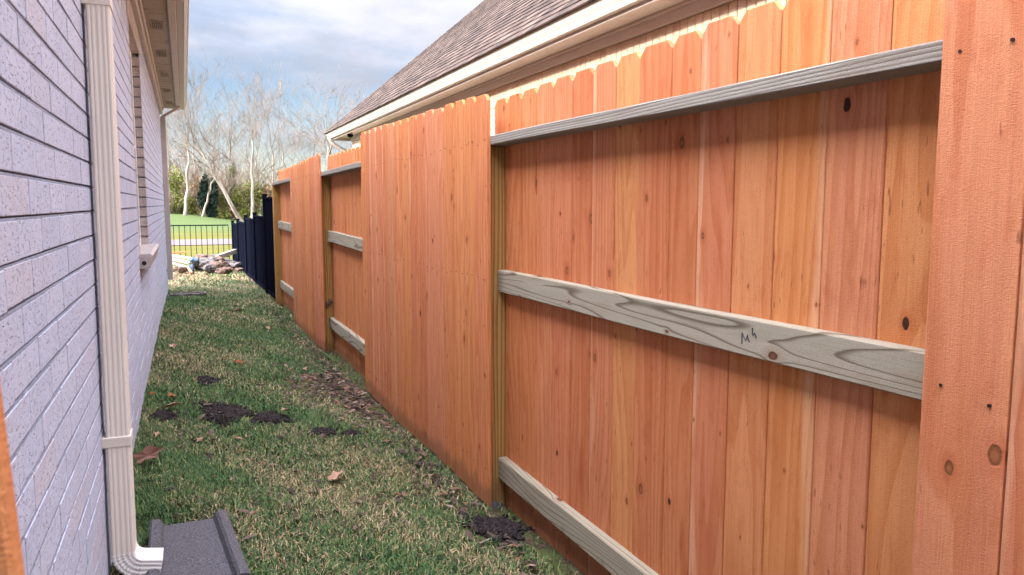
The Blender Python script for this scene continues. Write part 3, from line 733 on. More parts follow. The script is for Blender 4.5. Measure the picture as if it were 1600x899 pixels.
# chewed corner of the far post, wet soil-dark concrete collars
def lump(name, c, r, m, parent=None, sub=2, jit=0.25, flat=0.7, seed=0):
    me = bpy.data.meshes.new(name); import bmesh
    bm = bmesh.new(); bmesh.ops.create_icosphere(bm, subdivisions=sub, radius=1.0); rr = random.Random(seed)
    for v in bm.verts:
        k = 1 + rr.uniform(-jit, jit) * 0.6 + 0.25 * math.sin(v.co.x * 3 + seed) * math.cos(v.co.y * 4 + seed)
        v.co = Vector((v.co.x * r[0] * k + c[0], v.co.y * r[1] * k + c[1], v.co.z * r[2] * k + c[2]))
    bm.to_mesh(me); bm.free(); me.materials.append(m)
    return link(name, me, parent)
lump('concrete_footing', (0.045, 3.23, gzf(0.04, 3.2) - 0.02), (0.07, 0.065, 0.05), M_concrete, fence, 3, 0.1, seed=3)
for k in range(3): lump('split_wood', (0.02 + 0.02 * k, 7.246, 0.40 + 0.02 * k), (0.026, 0.012, 0.018), M_log, fence, 2, 0.5, seed=k + 40)

# ------------------------------------------------------------------ black metal panels and picket fence
bf = tag(empty('metal_privacy_fence', fence.location, FA), 'black solid metal fence stepping down beyond the far end of the cedar fence', 'fence')
steps = [(10.86, 12.0, 1.45), (12.0, 13.5, 1.165), (13.5, 15.13, 1.10), (15.13, 16.9, 1.0), (16.9, 18.3, 0.935)]
for k, (a, b, zt_) in enumerate(steps):
    s = MB(); y = a + 0.05; i = 0
    while y < b - 0.03:
        d_ = 0.007 if i % 2 else 0.0; wdt = min(0.085, b - 0.02 - y)
        if wdt > 0.01: s.box((0.03 + d_, y, 0.06), (0.042 + d_, y + wdt, zt_ - 0.03), 0.002)
        y += 0.085; i += 1
    s.box((0.018, a + 0.05, zt_ - 0.035), (0.062, b, zt_), 0.004); s.box((0.018, a + 0.05, 0.03), (0.062, b, 0.075), 0.004)
    s.build('panel', M_black, bf)
    s = MB(); s.box((0.0, b - 0.03 if k < 4 else b, -0.05), (0.062, b + 0.032, zt_ + 0.03), 0.003); s.box((-0.006, b - 0.036, zt_ + 0.03), (0.068, b + 0.038, zt_ + 0.05), 0.006)
    s.build('post', M_black, bf)
gf = tag(empty('picket_fence', (0.0, 18.75, 0)), 'black thin iron picket fence across the far end of the yard', 'fence')
x_end = f2w(0, 18.3)[0]
s = MB(); s.box((-6, -0.012, 0.86), (x_end - 0.04, 0.022, 0.885), 0.003); s.box((-6, -0.012, 0.14), (x_end - 0.04, 0.022, 0.165), 0.003)
s.build('rail', M_black, gf)
s = MB(); x = -6.0
while x < x_end - 0.05:
    s.box((x, -0.004, 0.05), (x + 0.014, 0.010, 0.925 if False else 0.8598), 0.0); x += 0.115
s.build('pickets', M_black, gf)
for x in (-4.4, -2.0):
    s = MB(); s.box((x, -0.02, -0.05), (x + 0.05, 0.03, 0.95), 0.003); s.build('post', M_black, gf)

# ------------------------------------------------------------------ trees beyond the field
def grow(pos, dirv, length, rad, depth, out, rr, up=0.10, spread=0.55, kids=(2, 4), wig=0.12):
    n = 4 if depth > 2 else 3; p = Vector(pos); d_ = Vector(dirv).normalized(); pts = [p.copy()]; rs = [rad]
    for k in range(n):
        d_ = (d_ + Vector((rr.gauss(0, wig), rr.gauss(0, wig), rr.gauss(0, wig * 0.7) + up * 0.35))).normalized()
        p = p + d_ * (length / n); pts.append(p.copy()); rs.append(rad * (1 - 0.42 * (k + 1) / n))
    out.append((pts, rs))
    if depth <= 0: return
    nk = rr.randint(*kids)
    for i in range(nk):
        t = rr.uniform(0.35, 1.0) if i else 1.0
        k = min(n, int(t * n)); f = t * n - k
        q = pts[k] if k >= n else pts[k].lerp(pts[k + 1], f)
        ax = d_.orthogonal(); ax.rotate(__import__('mathutils').Quaternion(d_, rr.uniform(0, 6.283)))
        ang = rr.uniform(0.35, 1.0) * spread * (0.6 if i == 0 else 1.25)
        nd = (d_ * math.cos(ang) + ax * math.sin(ang)).normalized(); nd.z += up; nd.normalize()
        grow(q, nd, length * rr.uniform(0.58, 0.86), rs[min(k, n)] * rr.uniform(0.5, 0.72), depth - 1, out, rr, up, spread, kids, wig)
def tubes_np(branches, minr=0.0):
    V = []; F = []; b = 0
    for pts, rs in branches:
        seg = 7 if rs[0] > 0.08 else (4 if rs[0] > 0.03 else 3)
        m_ = len(pts)
        for k, p in enumerate(pts):
            t = (pts[min(k + 1, m_ - 1)] - pts[max(k - 1, 0)]).normalized()
            a = t.orthogonal().normalized(); c = t.cross(a); r = max(rs[k], minr)
            for i in range(seg):
                an = 6.2832 * i / seg; q = p + a * (r * math.cos(an)) + c * (r * math.sin(an)); V.append((q.x, q.y, q.z))
        for k in range(m_ - 1):
            for i in range(seg):
                j = (i + 1) % seg; F.extend((b + k * seg + i, b + k * seg + j, b + (k + 1) * seg + j, b + (k + 1) * seg + i))
        b += m_ * seg
    return np.array(V), np.array(F, dtype=np.int32)
def leaf_cards(centres, radii, n, size, cols, rg):
    """many small randomly turned leaf quads spread through clumps"""
    idx = rg.integers(0, len(centres), n); C_ = np.asarray(centres)[idx]; Rr = np.asarray(radii)[idx]
    dd = rg.normal(size=(n, 3)); dd /= np.linalg.norm(dd, axis=1)[:, None]
    P = C_ + dd * Rr * (rg.random((n, 1)) ** 0.45)
    a = rg.normal(size=(n, 3)); a /= np.linalg.norm(a, axis=1)[:, None]
    b = np.cross(a, rg.normal(size=(n, 3))); b /= np.linalg.norm(b, axis=1)[:, None]
    sz = size * rg.uniform(0.6, 1.4, (n, 1))
    V = np.stack([P - a * sz, P - b * sz * 0.55, P + a * sz, P + b * sz * 0.55], 1).reshape(-1, 3)
    col = np.asarray(cols)[rg.integers(0, len(cols), n)] * rg.uniform(0.7, 1.25, (n, 1))
    return V, np.arange(n * 4, dtype=np.int32), np.repeat(col, 4, 0)
def bare_tree(x, y, hgt, lean, label, seed, rad=0.16, depth=6, ivy=None, spread=0.55, fork=None, group='bare winter trees beyond the field', kids=(2, 3), forks=None):
    rr = random.Random(seed); z = float(gz(x, y)) - 0.1
    root = tag(empty('bare_tree', (x, y, z)), label, 'tree', group)
    out = []; n = 8; pts = []; rs = []; p = Vector((0, 0, 0)); L = hgt * 0.62
    for k in range(n + 1):
        t = k / n; pts.append(Vector((lean[0] * t * hgt * 0.62 + rr.gauss(0, 0.05) * t * 2, lean[1] * t * hgt * 0.62 + rr.gauss(0, 0.05), L * t))); rs.append(rad * (1.25 - 0.25 * min(1, t * 8)) * (1 - 0.5 * t))
    V, F = tubes_np([(pts, rs)]); np_mesh('trunk', V, F, np.full(len(F) // 4, 4), M_trunk, parent=root, smooth=True)
    for k in range(rr.randint(6, 9)):
        t = rr.uniform(0.32, 1.0) if k > 1 else 1.0; i = min(n - 1, int(t * n)); q = pts[i].lerp(pts[i + 1], t * n - i)
        an = rr.uniform(0, 6.283); tilt = rr.uniform(0.35, 0.95) if k > 1 else rr.uniform(0.05, 0.35)
        dv = Vector((math.cos(an) * math.sin(tilt) + lean[0] * 0.5, math.sin(an) * math.sin(tilt), math.cos(tilt)))
        grow(q, dv, hgt * rr.uniform(0.18, 0.28), rad * rr.uniform(0.26, 0.44) * (1.1 - 0.4 * t), depth - 2, out, rr, 0.08, spread, kids)
    V, F = tubes_np(out, 0.008); np_mesh('crown', V, F, np.full(len(F) // 4, 4), M_bark, parent=root)
    if ivy:
        rg = np.random.default_rng(seed); cs = [tuple(pts[i].lerp(pts[i + 1], f)) for i in range(int(n * ivy[0])) for f in (0, 0.33, 0.66)]
        V, F, col = leaf_cards(cs, [(ivy[1], ivy[1], 0.45)] * len(cs), ivy[2], 0.09, [(0.09, 0.13, 0.03), (0.17, 0.19, 0.05), (0.05, 0.08, 0.025)], rg)
        np_mesh('ivy', V, F, np.full(len(F) // 4, 4), M_leafc, col, root)
    return root
def pxw(px, Y):      # column of the yard's far view -> world x at depth Y (used to lay the trees out)
    s_ = (px - 800) / 1200.0; c, s2 = math.cos(R(23)), math.sin(R(23))
    return Y * (s2 + s_ * c) / (c - s_ * s2)
T = [(270, 66, 13.5, (-0.03, 0), 0.13, None, 'slim bare tree nearest the corner of the brick house, brown twigs'),
     (291, 60, 13.0, (0.10, 0), 0.15, None, 'pale bare tree with white trunk rising behind the left end of the picket fence'),
     (318, 62, 8.5, (0.28, 0), 0.11, None, 'short white trunk leaning right in front of the dark evergreen'),
     (379, 61, 14.5, (-0.50, 0), 0.20, None, 'large pale tree leaning hard left across the gap'),
     (369, 67, 15.0, (-0.02, 0), 0.20, (0.75, 0.32, 2600), 'upright tree with its trunk wrapped in green ivy'),
     (396, 61, 15.5, (0.03, 0), 0.17, None, 'tall straight white-barked tree above the stepped black fence'),
     (428, 68, 16.0, (0.02, 0), 0.16, None, 'bare tree rising behind the last cedar panels, tall and thin'),
     (455, 72, 15.0, (-0.05, 0), 0.17, None, 'bare spreading tree seen above the dip in the cedar fence'),
     (486, 70, 13.0, (0.06, 0), 0.16, None, 'bare pale tree left of the neighbour roof corner'),
     (527, 52, 13.0, (-0.10, 0), 0.22, None, 'golden twigged tree nearest the neighbour roof corner'),
     (570, 60, 13.0, (-0.08, 0), 0.18, None, 'bare tree crowning up from behind the neighbour gutter end'),
     (335, 78, 15.0, (0.03, 0), 0.15, None, 'faint bare tree far back between the leaning trunk and the evergreen'),
     (240, 70, 14.0, (0.02, 0), 0.15, None, 'bare tree just hidden by the house corner and its downspout'),
     (410, 82, 17.0, (-0.04, 0), 0.17, None, 'faint tall tree far behind the white-barked one'),
     (305, 76, 15.0, (0.04, 0), 0.14, (0.4, 0.25, 800), 'thin tree with ivy low on its trunk, deep in the wood')]
for i, (px, Y, hh_, ln, rd, ivy, lab) in enumerate(T):
    hh_ *= 0.64; rd *= 0.82
    bare_tree(pxw(px, Y), Y, hh_, ln, lab, 100 + i * 7, rd, 6, ivy)
def bush(px, Y, wd, hg, cols, label, seed, n=2600, size=0.085, name='brush_shrub', cat='shrub', group=None, twig=True):
    x = pxw(px, Y); z = float(gz(x, Y)) - 0.05; rg = np.random.default_rng(seed); rr = random.Random(seed)
    root = tag(empty(name, (x, Y, z)), label, cat, group)
    cs = []; rs = []
    for k in range(9):
        cs.append((rr.uniform(-0.75, 0.75) * wd, rr.uniform(-0.5, 0.5) * wd, rr.uniform(0.1, 0.85) * hg)); q = rr.uniform(0.25, 0.5)
        rs.append((wd * q, wd * q, hg * q * 0.75))
    V, F, col = leaf_cards(cs, rs, n, size, cols, rg); V[:, 2] = np.abs(V[:, 2])
    np_mesh('foliage', V, F, np.full(len(F) // 4, 4), M_leafc, col, root)
    if twig:
        out = []
        for k in range(10):
            an = rr.uniform(0, 6.28); grow((rr.uniform(-.6, .6) * wd, rr.uniform(-.4, .4) * wd, 0), (math.cos(an) * 0.35, math.sin(an) * 0.35, 1), hg * 0.62, 0.03, 3, out, rr, 0.05, 0.6, (2, 3))
        V, F = tubes_np(out, 0.011); np_mesh('twigs', V, F, np.full(len(F) // 4, 4), M_bark, parent=root)
    return root
BR = [(0.30, 0.19, 0.10), (0.22, 0.13, 0.07), (0.36, 0.25, 0.13)]; GR = [(0.20, 0.22, 0.05), (0.12, 0.16, 0.035), (0.28, 0.26, 0.07)]; DG = [(0.016, 0.035, 0.025), (0.028, 0.055, 0.035), (0.012, 0.022, 0.018)]
B = [(266, 64, 1.3, 3.4, GR, 'yellow-green brush against the house corner, tallest of the green brush'), (281, 68, 1.3, 2.6, BR, 'reddish brown brush between the first two pale trunks'),
     (303, 69, 1.5, 3.0, BR, 'brown brush left of the dark evergreen'), (290, 66, 0.9, 1.4, GR, 'low green brush at the foot of the white-trunked tree'),
     (345, 66, 1.6, 2.9, BR, 'tan brush right of the dark evergreen'), (361, 65, 1.3, 2.4, GR, 'olive brush behind the foot of the leaning tree'),
     (384, 68, 1.5, 3.1, GR, 'green brush between the leaning trunk and the straight white trunk'), (408, 66, 1.5, 3.0, GR, 'green brush right of the straight white trunk'),
     (430, 66, 1.7, 3.4, BR, 'brown brush hidden in part by the cedar fence end'), (246, 66, 1.6, 3.0, BR, 'brown brush behind the house corner'), (330, 74, 1.8, 3.4, BR, 'brown brush far behind the evergreen'), (372, 75, 2.0, 3.6, BR, 'brown brush far behind the ivy trunk')]
for i, (px, Y, wd, hg, cols, lab) in enumerate(B): bush(px, Y, wd, hg, cols, lab, 500 + i)
bush(325, 64, 0.85, 3.2, DG, 'dark blue-green evergreen bush standing behind the short leaning white trunk', 900, 5200, 0.10, 'evergreen_bush', 'evergreen', twig=False)
# far wood mass
rr = random.Random(5); out = []
for k in range(60):
    x = rr.uniform(-32, 45); y = rr.uniform(84, 110)
    grow((x, y, 0), (rr.gauss(0, .08), rr.gauss(0, .08), 1), rr.uniform(1.7, 2.6), 0.07, 5, out, rr, 0.10, 0.5, (2, 3))
V, F = tubes_np(out, 0.014)
tag(np_mesh('far_wood', V, F, np.full(len(F) // 4, 4), M_bark), 'distant leafless wood behind the field', 'wood', kind='stuff')
rg = np.random.default_rng(9)
cs = [(x, 90 + rg.uniform(-6, 10), rg.uniform(0.3, 2.6)) for x in np.arange(-40, 55, 0.9)]
V, F, col = leaf_cards(cs, [(1.2, 1.5, 1.1)] * len(cs), 42000, 0.11, BR + GR + BR, rg); V[:, 2] = np.abs(V[:, 2])
tag(np_mesh('undergrowth', V, F, np.full(len(F) // 4, 4), M_leafc, col), 'brown and olive undergrowth along the foot of the distant wood', 'undergrowth', kind='stuff')

# ------------------------------------------------------------------ lawn grass
PATCH = [(0.17, 4.92, 0.17, 0.30), (0.43, 4.76, 0.13, 0.17), (-0.16, 4.83, 0.09, 0.13), (0.69, 4.42, 0.10, 0.10), (0.85, 4.38, 0.08, 0.07), (0.10, 5.88, 0.09, 0.16), (1.17, 2.90, 0.15, 0.17), (0.95, 5.7, 0.25, 0.5), (1.1, 5.1, 0.16, 0.4), (0.72, 5.75, 0.14, 0.18), (0.62, 3.6, 0.07, 0.06), (0.8, 3.35, 0.07, 0.05)]
def blades(n, x0, x1, y0, y1, ln, wd, rg, dry_at=99):
    P = np.stack([rg.uniform(x0, x1, n), rg.uniform(y0, y1, n)], 1)
    # clumpy density and bare soil
    ph = np.sin(P[:, 0] * 7.3 + 1.1 * np.sin(P[:, 1] * 3.1)) * np.cos(P[:, 1] * 5.7 + np.sin(P[:, 0] * 4.1)) 
    ph2 = np.sin(P[:, 0] * 17.0 + 2.1 * np.sin(P[:, 1] * 9.0)) * np.sin(P[:, 1] * 15.0 + 1.7 * np.sin(P[:, 0] * 8.0))
    keep = rg.random(n) < 0.80 + 0.12 * ph - 0.55 * smst(0.55, 0.9, ph2)
    for (cx, cy, rx, ry) in PATCH:
        an = np.arctan2(P[:, 1] - cy, P[:, 0] - cx); q = np.hypot((P[:, 0] - cx) / rx, (P[:, 1] - cy) / ry) / (1 + 0.22 * np.sin(3 * an + cx * 9) + 0.15 * np.sin(7 * an))
        keep &= ~((q < 0.85) & (rg.random(n) < 0.93)) ; keep &= ~((q < 1.15) & (rg.random(n) < 0.5))
    # splash block footprint, fence line
    keep &= ~((P[:, 0] > -0.19) & (P[:, 0] < 0.135) & (P[:, 1] > 2.4) & (P[:, 1] < 3.10))
    P = P[keep]; n = len(P)
    # thin strip beside the fence
    fx = 1.31 - 0.0195 * P[:, 1]
    k2 = P[:, 0] < fx - 0.03
    k2 |= (P[:, 0] < fx + 0.06) & (P[:, 1] < 20) & (rg.random(n) < 0.25)
    k2 &= ~((P[:, 0] > fx - 0.24 - 0.08 * np.sin(P[:, 1] * 4.0)) & (rg.random(n) < 0.62) & (P[:, 1] < 8))
    P = P[k2]; n = len(P)
    z = gz(P[:, 0], P[:, 1])
    az = rg.uniform(0, 6.2832, n); L = ln * rg.uniform(0.5, 1.35, n); tilt = rg.uniform(0.35, 1.5, n)
    big = np.sin(P[:, 0] * 3.1 + 0.7 + 1.3 * np.sin(P[:, 1] * 1.3)) * np.sin(P[:, 1] * 2.1 + 0.4) + 0.5 * np.sin(P[:, 0] * 11 + P[:, 1] * 6.1)
    dryp = 0.25 + 0.26 * big + 0.45 * smst(dry_at, dry_at + 3.5, P[:, 1])
    dry = rg.random(n) < dryp
    tilt[dry] = rg.uniform(0.8, 1.5, dry.sum())
    gcol = np.array([(0.055, 0.13, 0.045), (0.095, 0.18, 0.055), (0.035, 0.09, 0.04), (0.15, 0.21, 0.07)]); dcol = np.array([(0.42, 0.30, 0.16), (0.33, 0.235, 0.13), (0.50, 0.39, 0.24), (0.20, 0.14, 0.095)])
    col = np.where(dry[:, None], dcol[rg.integers(0, 4, n)], gcol[rg.integers(0, 4, n)]) * rg.uniform(0.75, 1.2, (n, 1))
    dh = np.stack([np.cos(az), np.sin(az)], 1); sd_ = np.stack([-np.sin(az), np.cos(az)], 1)
    w_ = wd * rg.uniform(0.7, 1.3, n)
    base = np.concatenate([P, z[:, None] - 0.004], 1)
    m1 = base.copy(); m1[:, :2] += dh * (L * 0.5 * np.sin(tilt * 0.55))[:, None]; m1[:, 2] += L * 0.55 * np.cos(tilt * 0.55)
    m2 = m1.copy(); m2[:, :2] += dh * (L * 0.55 * np.sin(tilt * 1.15))[:, None]; m2[:, 2] += L * 0.5 * np.cos(tilt * 1.15)
    m2[:, 2] = np.maximum(m2[:, 2], z + 0.004)
    s3 = np.concatenate([sd_, np.zeros((n, 1))], 1) * w_[:, None] * 0.5
    V = np.stack([base - s3, base + s3, m1 + s3 * 0.9, m1 - s3 * 0.9, m2], 1).reshape(-1, 3)
    b = np.arange(n) * 5
    F = np.stack([b, b + 1, b + 2, b + 3, b + 3, b + 2, b + 4], 1).ravel(); cnt = np.tile([4, 3], n)
    return V, F, cnt, np.repeat(col, 5, 0)
parts = [blades(150000, -0.285, 1.36, 2.2, 5.2, 0.037, 0.0038, rng), blades(110000, -0.285, 1.3, 5.2, 9.0, 0.040, 0.0052, rng), blades(60000, -0.285, 1.25, 9.0, 14.0, 0.045, 0.0075, rng, 11.5), blades(36000, -1.2, 1.15, 14.0, 19.6, 0.05, 0.012, rng, 11.0)]
VV = []; FF = []; CC = []; KK = []; b = 0
for V, F, cnt, col in parts: VV.append(V); FF.append(F + b); CC.append(cnt); KK.append(col); b += len(V)
tag(np_mesh('lawn_grass', np.concatenate(VV), np.concatenate(FF), np.concatenate(CC), M_blade, np.concatenate(KK)), 'patchy green and straw lawn grass between the house and the fence', 'grass', kind='stuff')

# ------------------------------------------------------------------ soil heaps
def clods(label, cx, cy, rx, ry, n, hgt, seed, m=M_clod, sz=(0.006, 0.022)):
    import bmesh
    rr = random.Random(seed); z = float(gz(cx, cy)); me = bpy.data.meshes.new('soil_heap'); bm = bmesh.new()
    bmesh.ops.create_icosphere(bm, subdivisions=3, radius=1.0)
    for v in bm.verts:
        k = 1 + 0.25 * math.sin(3 * math.atan2(v.co.y, v.co.x) + seed) + 0.16 * math.sin(7 * math.atan2(v.co.y, v.co.x) + 2 * seed) + rr.uniform(-0.1, 0.1)
        v.co = Vector((v.co.x * rx * 0.86 * k, v.co.y * ry * 0.86 * k, v.co.z * hgt * 0.55 + rr.uniform(-0.1, 0.1) * hgt - 0.002))
    for k in range(int(n * 1.5)):
        a = rr.uniform(0, 6.283); q = rr.random() ** 0.6 * 1.12 * (1 + 0.25 * math.sin(3 * a + seed) + 0.16 * math.sin(7 * a + 2 * seed)) * (rr.uniform(1.1, 1.4) if rr.random() < 0.25 else 1); x, y = math.cos(a) * q * rx, math.sin(a) * q * ry
        r = rr.uniform(*sz) * (1.15 - 0.4 * q); zz = float(gz(cx + x, cy + y)) - z + hgt * 0.55 * math.sqrt(max(0, 1 - (q / 0.98) ** 2)) + r * 0.2 + (0.006 if q > 1 else 0)
        t = bmesh.ops.create_icosphere(bm, subdivisions=1, radius=1.0)['verts']; sx, sy, sz_ = (rr.uniform(0.6, 1.4) for _ in range(3))
        for v in t: v.co = Vector((v.co.x * r * sx * rr.uniform(.8, 1.2) + x, v.co.y * r * sy * rr.uniform(.8, 1.2) + y, v.co.z * r * sz_ * 0.8 * rr.uniform(.8, 1.2) + zz))
    bm.to_mesh(me); bm.free(); me.materials.append(m); o = link('soil_heap', me); o.location = (cx, cy, z)
    return tag(o, label, 'soil', 'heaps of dark dug soil on the lawn')
clods('largest heap of dark soil in the middle of the lawn', 0.17, 4.92, 0.13, 0.24, 330, 0.022, 1)
clods('dark soil heap just right of the largest heap, with pale chips on it', 0.43, 4.76, 0.11, 0.14, 190, 0.026, 2)
clods('dark soil heap nearest the brick house wall', -0.16, 4.83, 0.07, 0.10, 100, 0.022, 3)
clods('dark soil heap right of the paler chips, halfway to the cedar fence', 0.69, 4.42, 0.075, 0.075, 100, 0.024, 4)
clods('small soil heap last in the row towards the cedar fence', 0.85, 4.38, 0.055, 0.05, 60, 0.02, 5)
clods('brown soil heap farther up the lawn behind the largest heap', 0.10, 5.88, 0.07, 0.13, 90, 0.025, 6)
clods('dark crumbly soil heap at the foot of the nearest fence post', 1.17, 2.93, 0.11, 0.13, 260, 0.035, 7, sz=(0.006, 0.018))
# litter of bark and dead leaves by the fence
rr = random.Random(77); s = MB()
for k in range(1700):
    if rr.random() < 0.22: x, y = rr.uniform(-0.2, 1.1), rr.uniform(2.5, 9)
    elif rr.random() < 0.6: x, y = rr.gauss(0.98, 0.17), rr.gauss(5.6, 0.55)
    else: y = rr.uniform(2.4, 10.5); x = 1.24 - 0.0195 * y - abs(rr.gauss(0, 0.07))
    if x > 1.27 - 0.0195 * y or (-0.23 < x < 0.16 and y < 3.2): continue
    z = float(gz(x, y)) + rr.uniform(0.010, 0.028); a = rr.uniform(0, 6.28); l = rr.uniform(0.008, 0.034); w_ = l * rr.uniform(0.25, 0.5); t = rr.uniform(-0.4, 0.4)
    ca, sa = math.cos(a), math.sin(a)
    P = lambda u, v, dz=0: (x + ca * u - sa * v, y + sa * u + ca * v, z + t * u + dz)
    s.mesh([P(-l, -w_ * .6), P(0, -w_, .002), P(l, -w_ * .3), P(l * .8, w_ * .7), P(0, w_, .003), P(-l * .9, w_ * .4), P(0, 0, .006), P(0, 0, -.002)], [[0, 1, 6], [1, 2, 6], [2, 3, 6], [3, 4, 6], [4, 5, 6], [5, 0, 6], [1, 0, 7], [2, 1, 7], [3, 2, 7], [4, 3, 7], [5, 4, 7], [0, 5, 7]], None, 0, rr.random())
M_litter = mat('dead_litter', lambda n: dict(c=n.ramp(n.attr('rnd')[2], [(0, (0.025, 0.018, 0.016)), (0.4, (0.07, 0.045, 0.036)), (0.7, (0.13, 0.09, 0.075)), (0.9, (0.22, 0.10, 0.05)), (1, (0.30, 0.24, 0.20))])), rough=0.9)
tag(s.build('leaf_litter', M_litter), 'brown bark and leaf litter scattered along the foot of the cedar fence', 'litter', kind='stuff')
# single fallen leaves
def leaf_mesh(L, lob, seed):
    rr = random.Random(seed); s = MB(); n = 16; ring = []
    for k in range(n):
        a = 6.2832 * k / n; r = 1 + (0.30 * math.cos(lob * a)) if lob else 1.0
        ring.append((math.cos(a) * L * (0.62 if lob else 0.5) * r, math.sin(a) * L * 0.33 * r, 0.18 * L * abs(math.sin(a)) + rr.uniform(0, 0.12) * L))
    top = [(0, 0, 0.02 * L)] + ring; m = len(top)
    bot = [(p[0], p[1], p[2] - 0.0012) for p in top]
    fs = [[0, 1 + k, 1 + (k + 1) % n] for k in range(n)] + [[m, m + 1 + (k + 1) % n, m + 1 + k] for k in range(n)] + [[1 + k, m + 1 + k, m + 1 + (k + 1) % n, 1 + (k + 1) % n] for k in range(n)]
    s.mesh(top + bot, fs, None, 0, rr.random()); s.tube([(L * 0.5, 0, 0.02 * L), (L * 0.85, 0.02 * L, 0.05 * L)], 0.0012, 5)
    return s
def leafmat(name, c): return mat(name, lambda n: dict(c=n.mix(n.noise(n.obj(), 40, 3), c, tuple(q * 0.45 for q in c))), rough=0.75)
LM = [leafmat('leaf_orange', (0.42, 0.14, 0.05)), leafmat('leaf_tan', (0.48, 0.30, 0.20)), leafmat('leaf_brown', (0.26, 0.13, 0.10))]
def leaf(x, y, L, mi, lob, label, seed, rz=None, group='single fallen leaves on the lawn', dz=0.03):
    o = leaf_mesh(L, lob, seed).build('fallen_leaf', LM[mi]); rr = random.Random(seed)
    o.location = (x, y, float(gz(x, y)) + dz); o.rotation_euler = (rr.uniform(-.35, .35), rr.uniform(-.35, .35), rr.uniform(0, 6.28) if rz is None else rz)
    return tag(o, label, 'leaf', group)
leaf(-0.205, 3.88, 0.10, 2, 5, 'largest curled brown leaf between the downspout and the splash block', 1, 0.3, dz=0.045)
bl = sc.objects['fallen_leaf']; bl.rotation_euler = (0.75, -0.25, 0.4); bl.location.z += 0.012
leaf(-0.12, 5.20, 0.07, 0, 0, 'slim orange leaf above the heap nearest the wall', 2, 0.9)
leaf(-0.24, 5.25, 0.05, 0, 0, 'small orange leaf touching the foot of the brick wall', 3)
leaf(0.35, 6.45, 0.06, 0, 5, 'orange leaf on the middle of the lawn behind the soil heaps', 4)
leaf(-0.14, 7.1, 0.08, 1, 5, 'tan leaf near the brick wall, past the soil heaps', 5)
leaf(-0.12, 4.90, 0.08, 1, 4, 'pinkish tan leaf lying on the soil heap nearest the wall', 6, dz=0.045)
leaf(0.52, 4.80, 0.07, 1, 4, 'pale tan leaf on the soil heap right of the largest', 7, dz=0.05)
leaf(1.08, 3.55, 0.05, 1, 5, 'pale leaf in the grass close to the front cedar panel', 8)
leaf(0.62, 3.62, 0.08, 1, 5, 'dull tan leaf in the near grass right of the splash block', 9)
leaf(0.55, 9.9, 0.09, 2, 5, 'dark brown leaf far up the lawn near the cedar fence', 10)
for k in range(11):
    y = random.uniform(3.4, 11.5); leaf(random.uniform(-0.2, 1.0), y, random.uniform(0.03, 0.06), random.choice((1, 2, 2)), random.choice((0, 4, 5)), 'small dull dry leaf lying loose in the lawn grass', 20 + k, group='small dull dry leaves in the lawn', dz=0.025)

# ------------------------------------------------------------------ splash block
sb = tag(empty('splash_block', (-0.035, 2.88, 0.062)), 'grey concrete splash block under the near downspout elbow', 'splash block')
s = MB()
def trap(y, t): # half width by position
    return 0.142 + (0.155 - 0.142) * t
pf = lambda w_: [(-w_, -0.04), (w_, -0.04), (w_ - 0.003, 0.066), (w_ - 0.012, 0.075), (w_ - 0.034, 0.075), (w_ - 0.044, 0.066), (w_ - 0.054, 0.045), (-w_ + 0.054, 0.045), (-w_ + 0.044, 0.066), (-w_ + 0.034, 0.075), (-w_ + 0.012, 0.075), (-w_ + 0.003, 0.066)]
n = 10; rings = []
for k in range(n + 1):
    t = k / n; y = 0.29 - 0.56 * t; rings.append([(a + 0.028 * t, y, b - 0.016 * t) for a, b in pf(0.142 + 0.022 * t)])
vs = [p for r in rings for p in r]; m = 12
fs = [[k * m + i, k * m + (i + 1) % m, (k + 1) * m + (i + 1) % m, (k + 1) * m + i] for k in range(n) for i in range(m)] + [list(range(m))[::-1], [n * m + i for i in range(m)]]
s.mesh(vs, fs); s.build('basin', M_concrete, sb)

# ------------------------------------------------------------------ cedar board leaning on the wall by the lens
s = MB(); uo = 11.3
picket(s, 0.0, 1, -0.09, 0.09, 0.0, 1.72, 0.3)
bd = s.build('cedar_board', M_cedar)
tag(bd, 'blurred orange cedar board leaning against the brick wall at the left edge', 'board')
# local y (width) -> world x, thickness along world y; lean to the left
bd.rotation_euler = (0, R(-2.6), 0); 
for v in bd.data.vertices: v.co = Vector((v.co.y, v.co.x, v.co.z))
bd.data.flip_normals()
bd.location = (-0.1065, 0.34, 0.09)

# ------------------------------------------------------------------ debris at the far end
def plank(p0, p1, wd, th, label, m, cat='board', name='old_board', group='boards dumped at the far end of the yard'):
    p0, p1 = Vector(p0), Vector(p1); L = (p1 - p0).length
    s = MB(); s.box((-wd / 2, 0, -th / 2), (wd / 2, L, th / 2), 0.004, axis=1, off=(random.random() * 20, random.random() * 20))
    o = s.build(name, m); o.location = p0; o.rotation_euler = (p1 - p0).to_track_quat('Y', 'Z').to_euler()
    return tag(o, label, cat, group)
def P(px, py, Y):   # yard-end layout: image column / height at depth Y
    x = pxw(px, Y); c, s2 = math.cos(R(23)), math.sin(R(23)); Zc = x * s2 + Y * c
    return (x, Y, 1.35 - (py - 319) / 1200.0 * Zc)
plank(P(338, 402, 17.0), P(368, 392, 17.3), 0.09, 0.09, 'pale grey post propped up on the stone pile against the black fence', M_pine, 'post', 'old_post')
plank(P(262, 398, 17.5), P(300, 404, 16.6), 0.14, 0.03, 'topmost pale board sloping down towards the stones', M_pine)
plank(P(258, 402, 17.2), P(298, 411, 16.4), 0.14, 0.03, 'second pale board of the stack, just under the topmost', M_pine)
plank(P(258, 408, 17.0), P(294, 417, 16.4), 0.14, 0.03, 'third pale board, with a dark gap beneath it', M_pine)
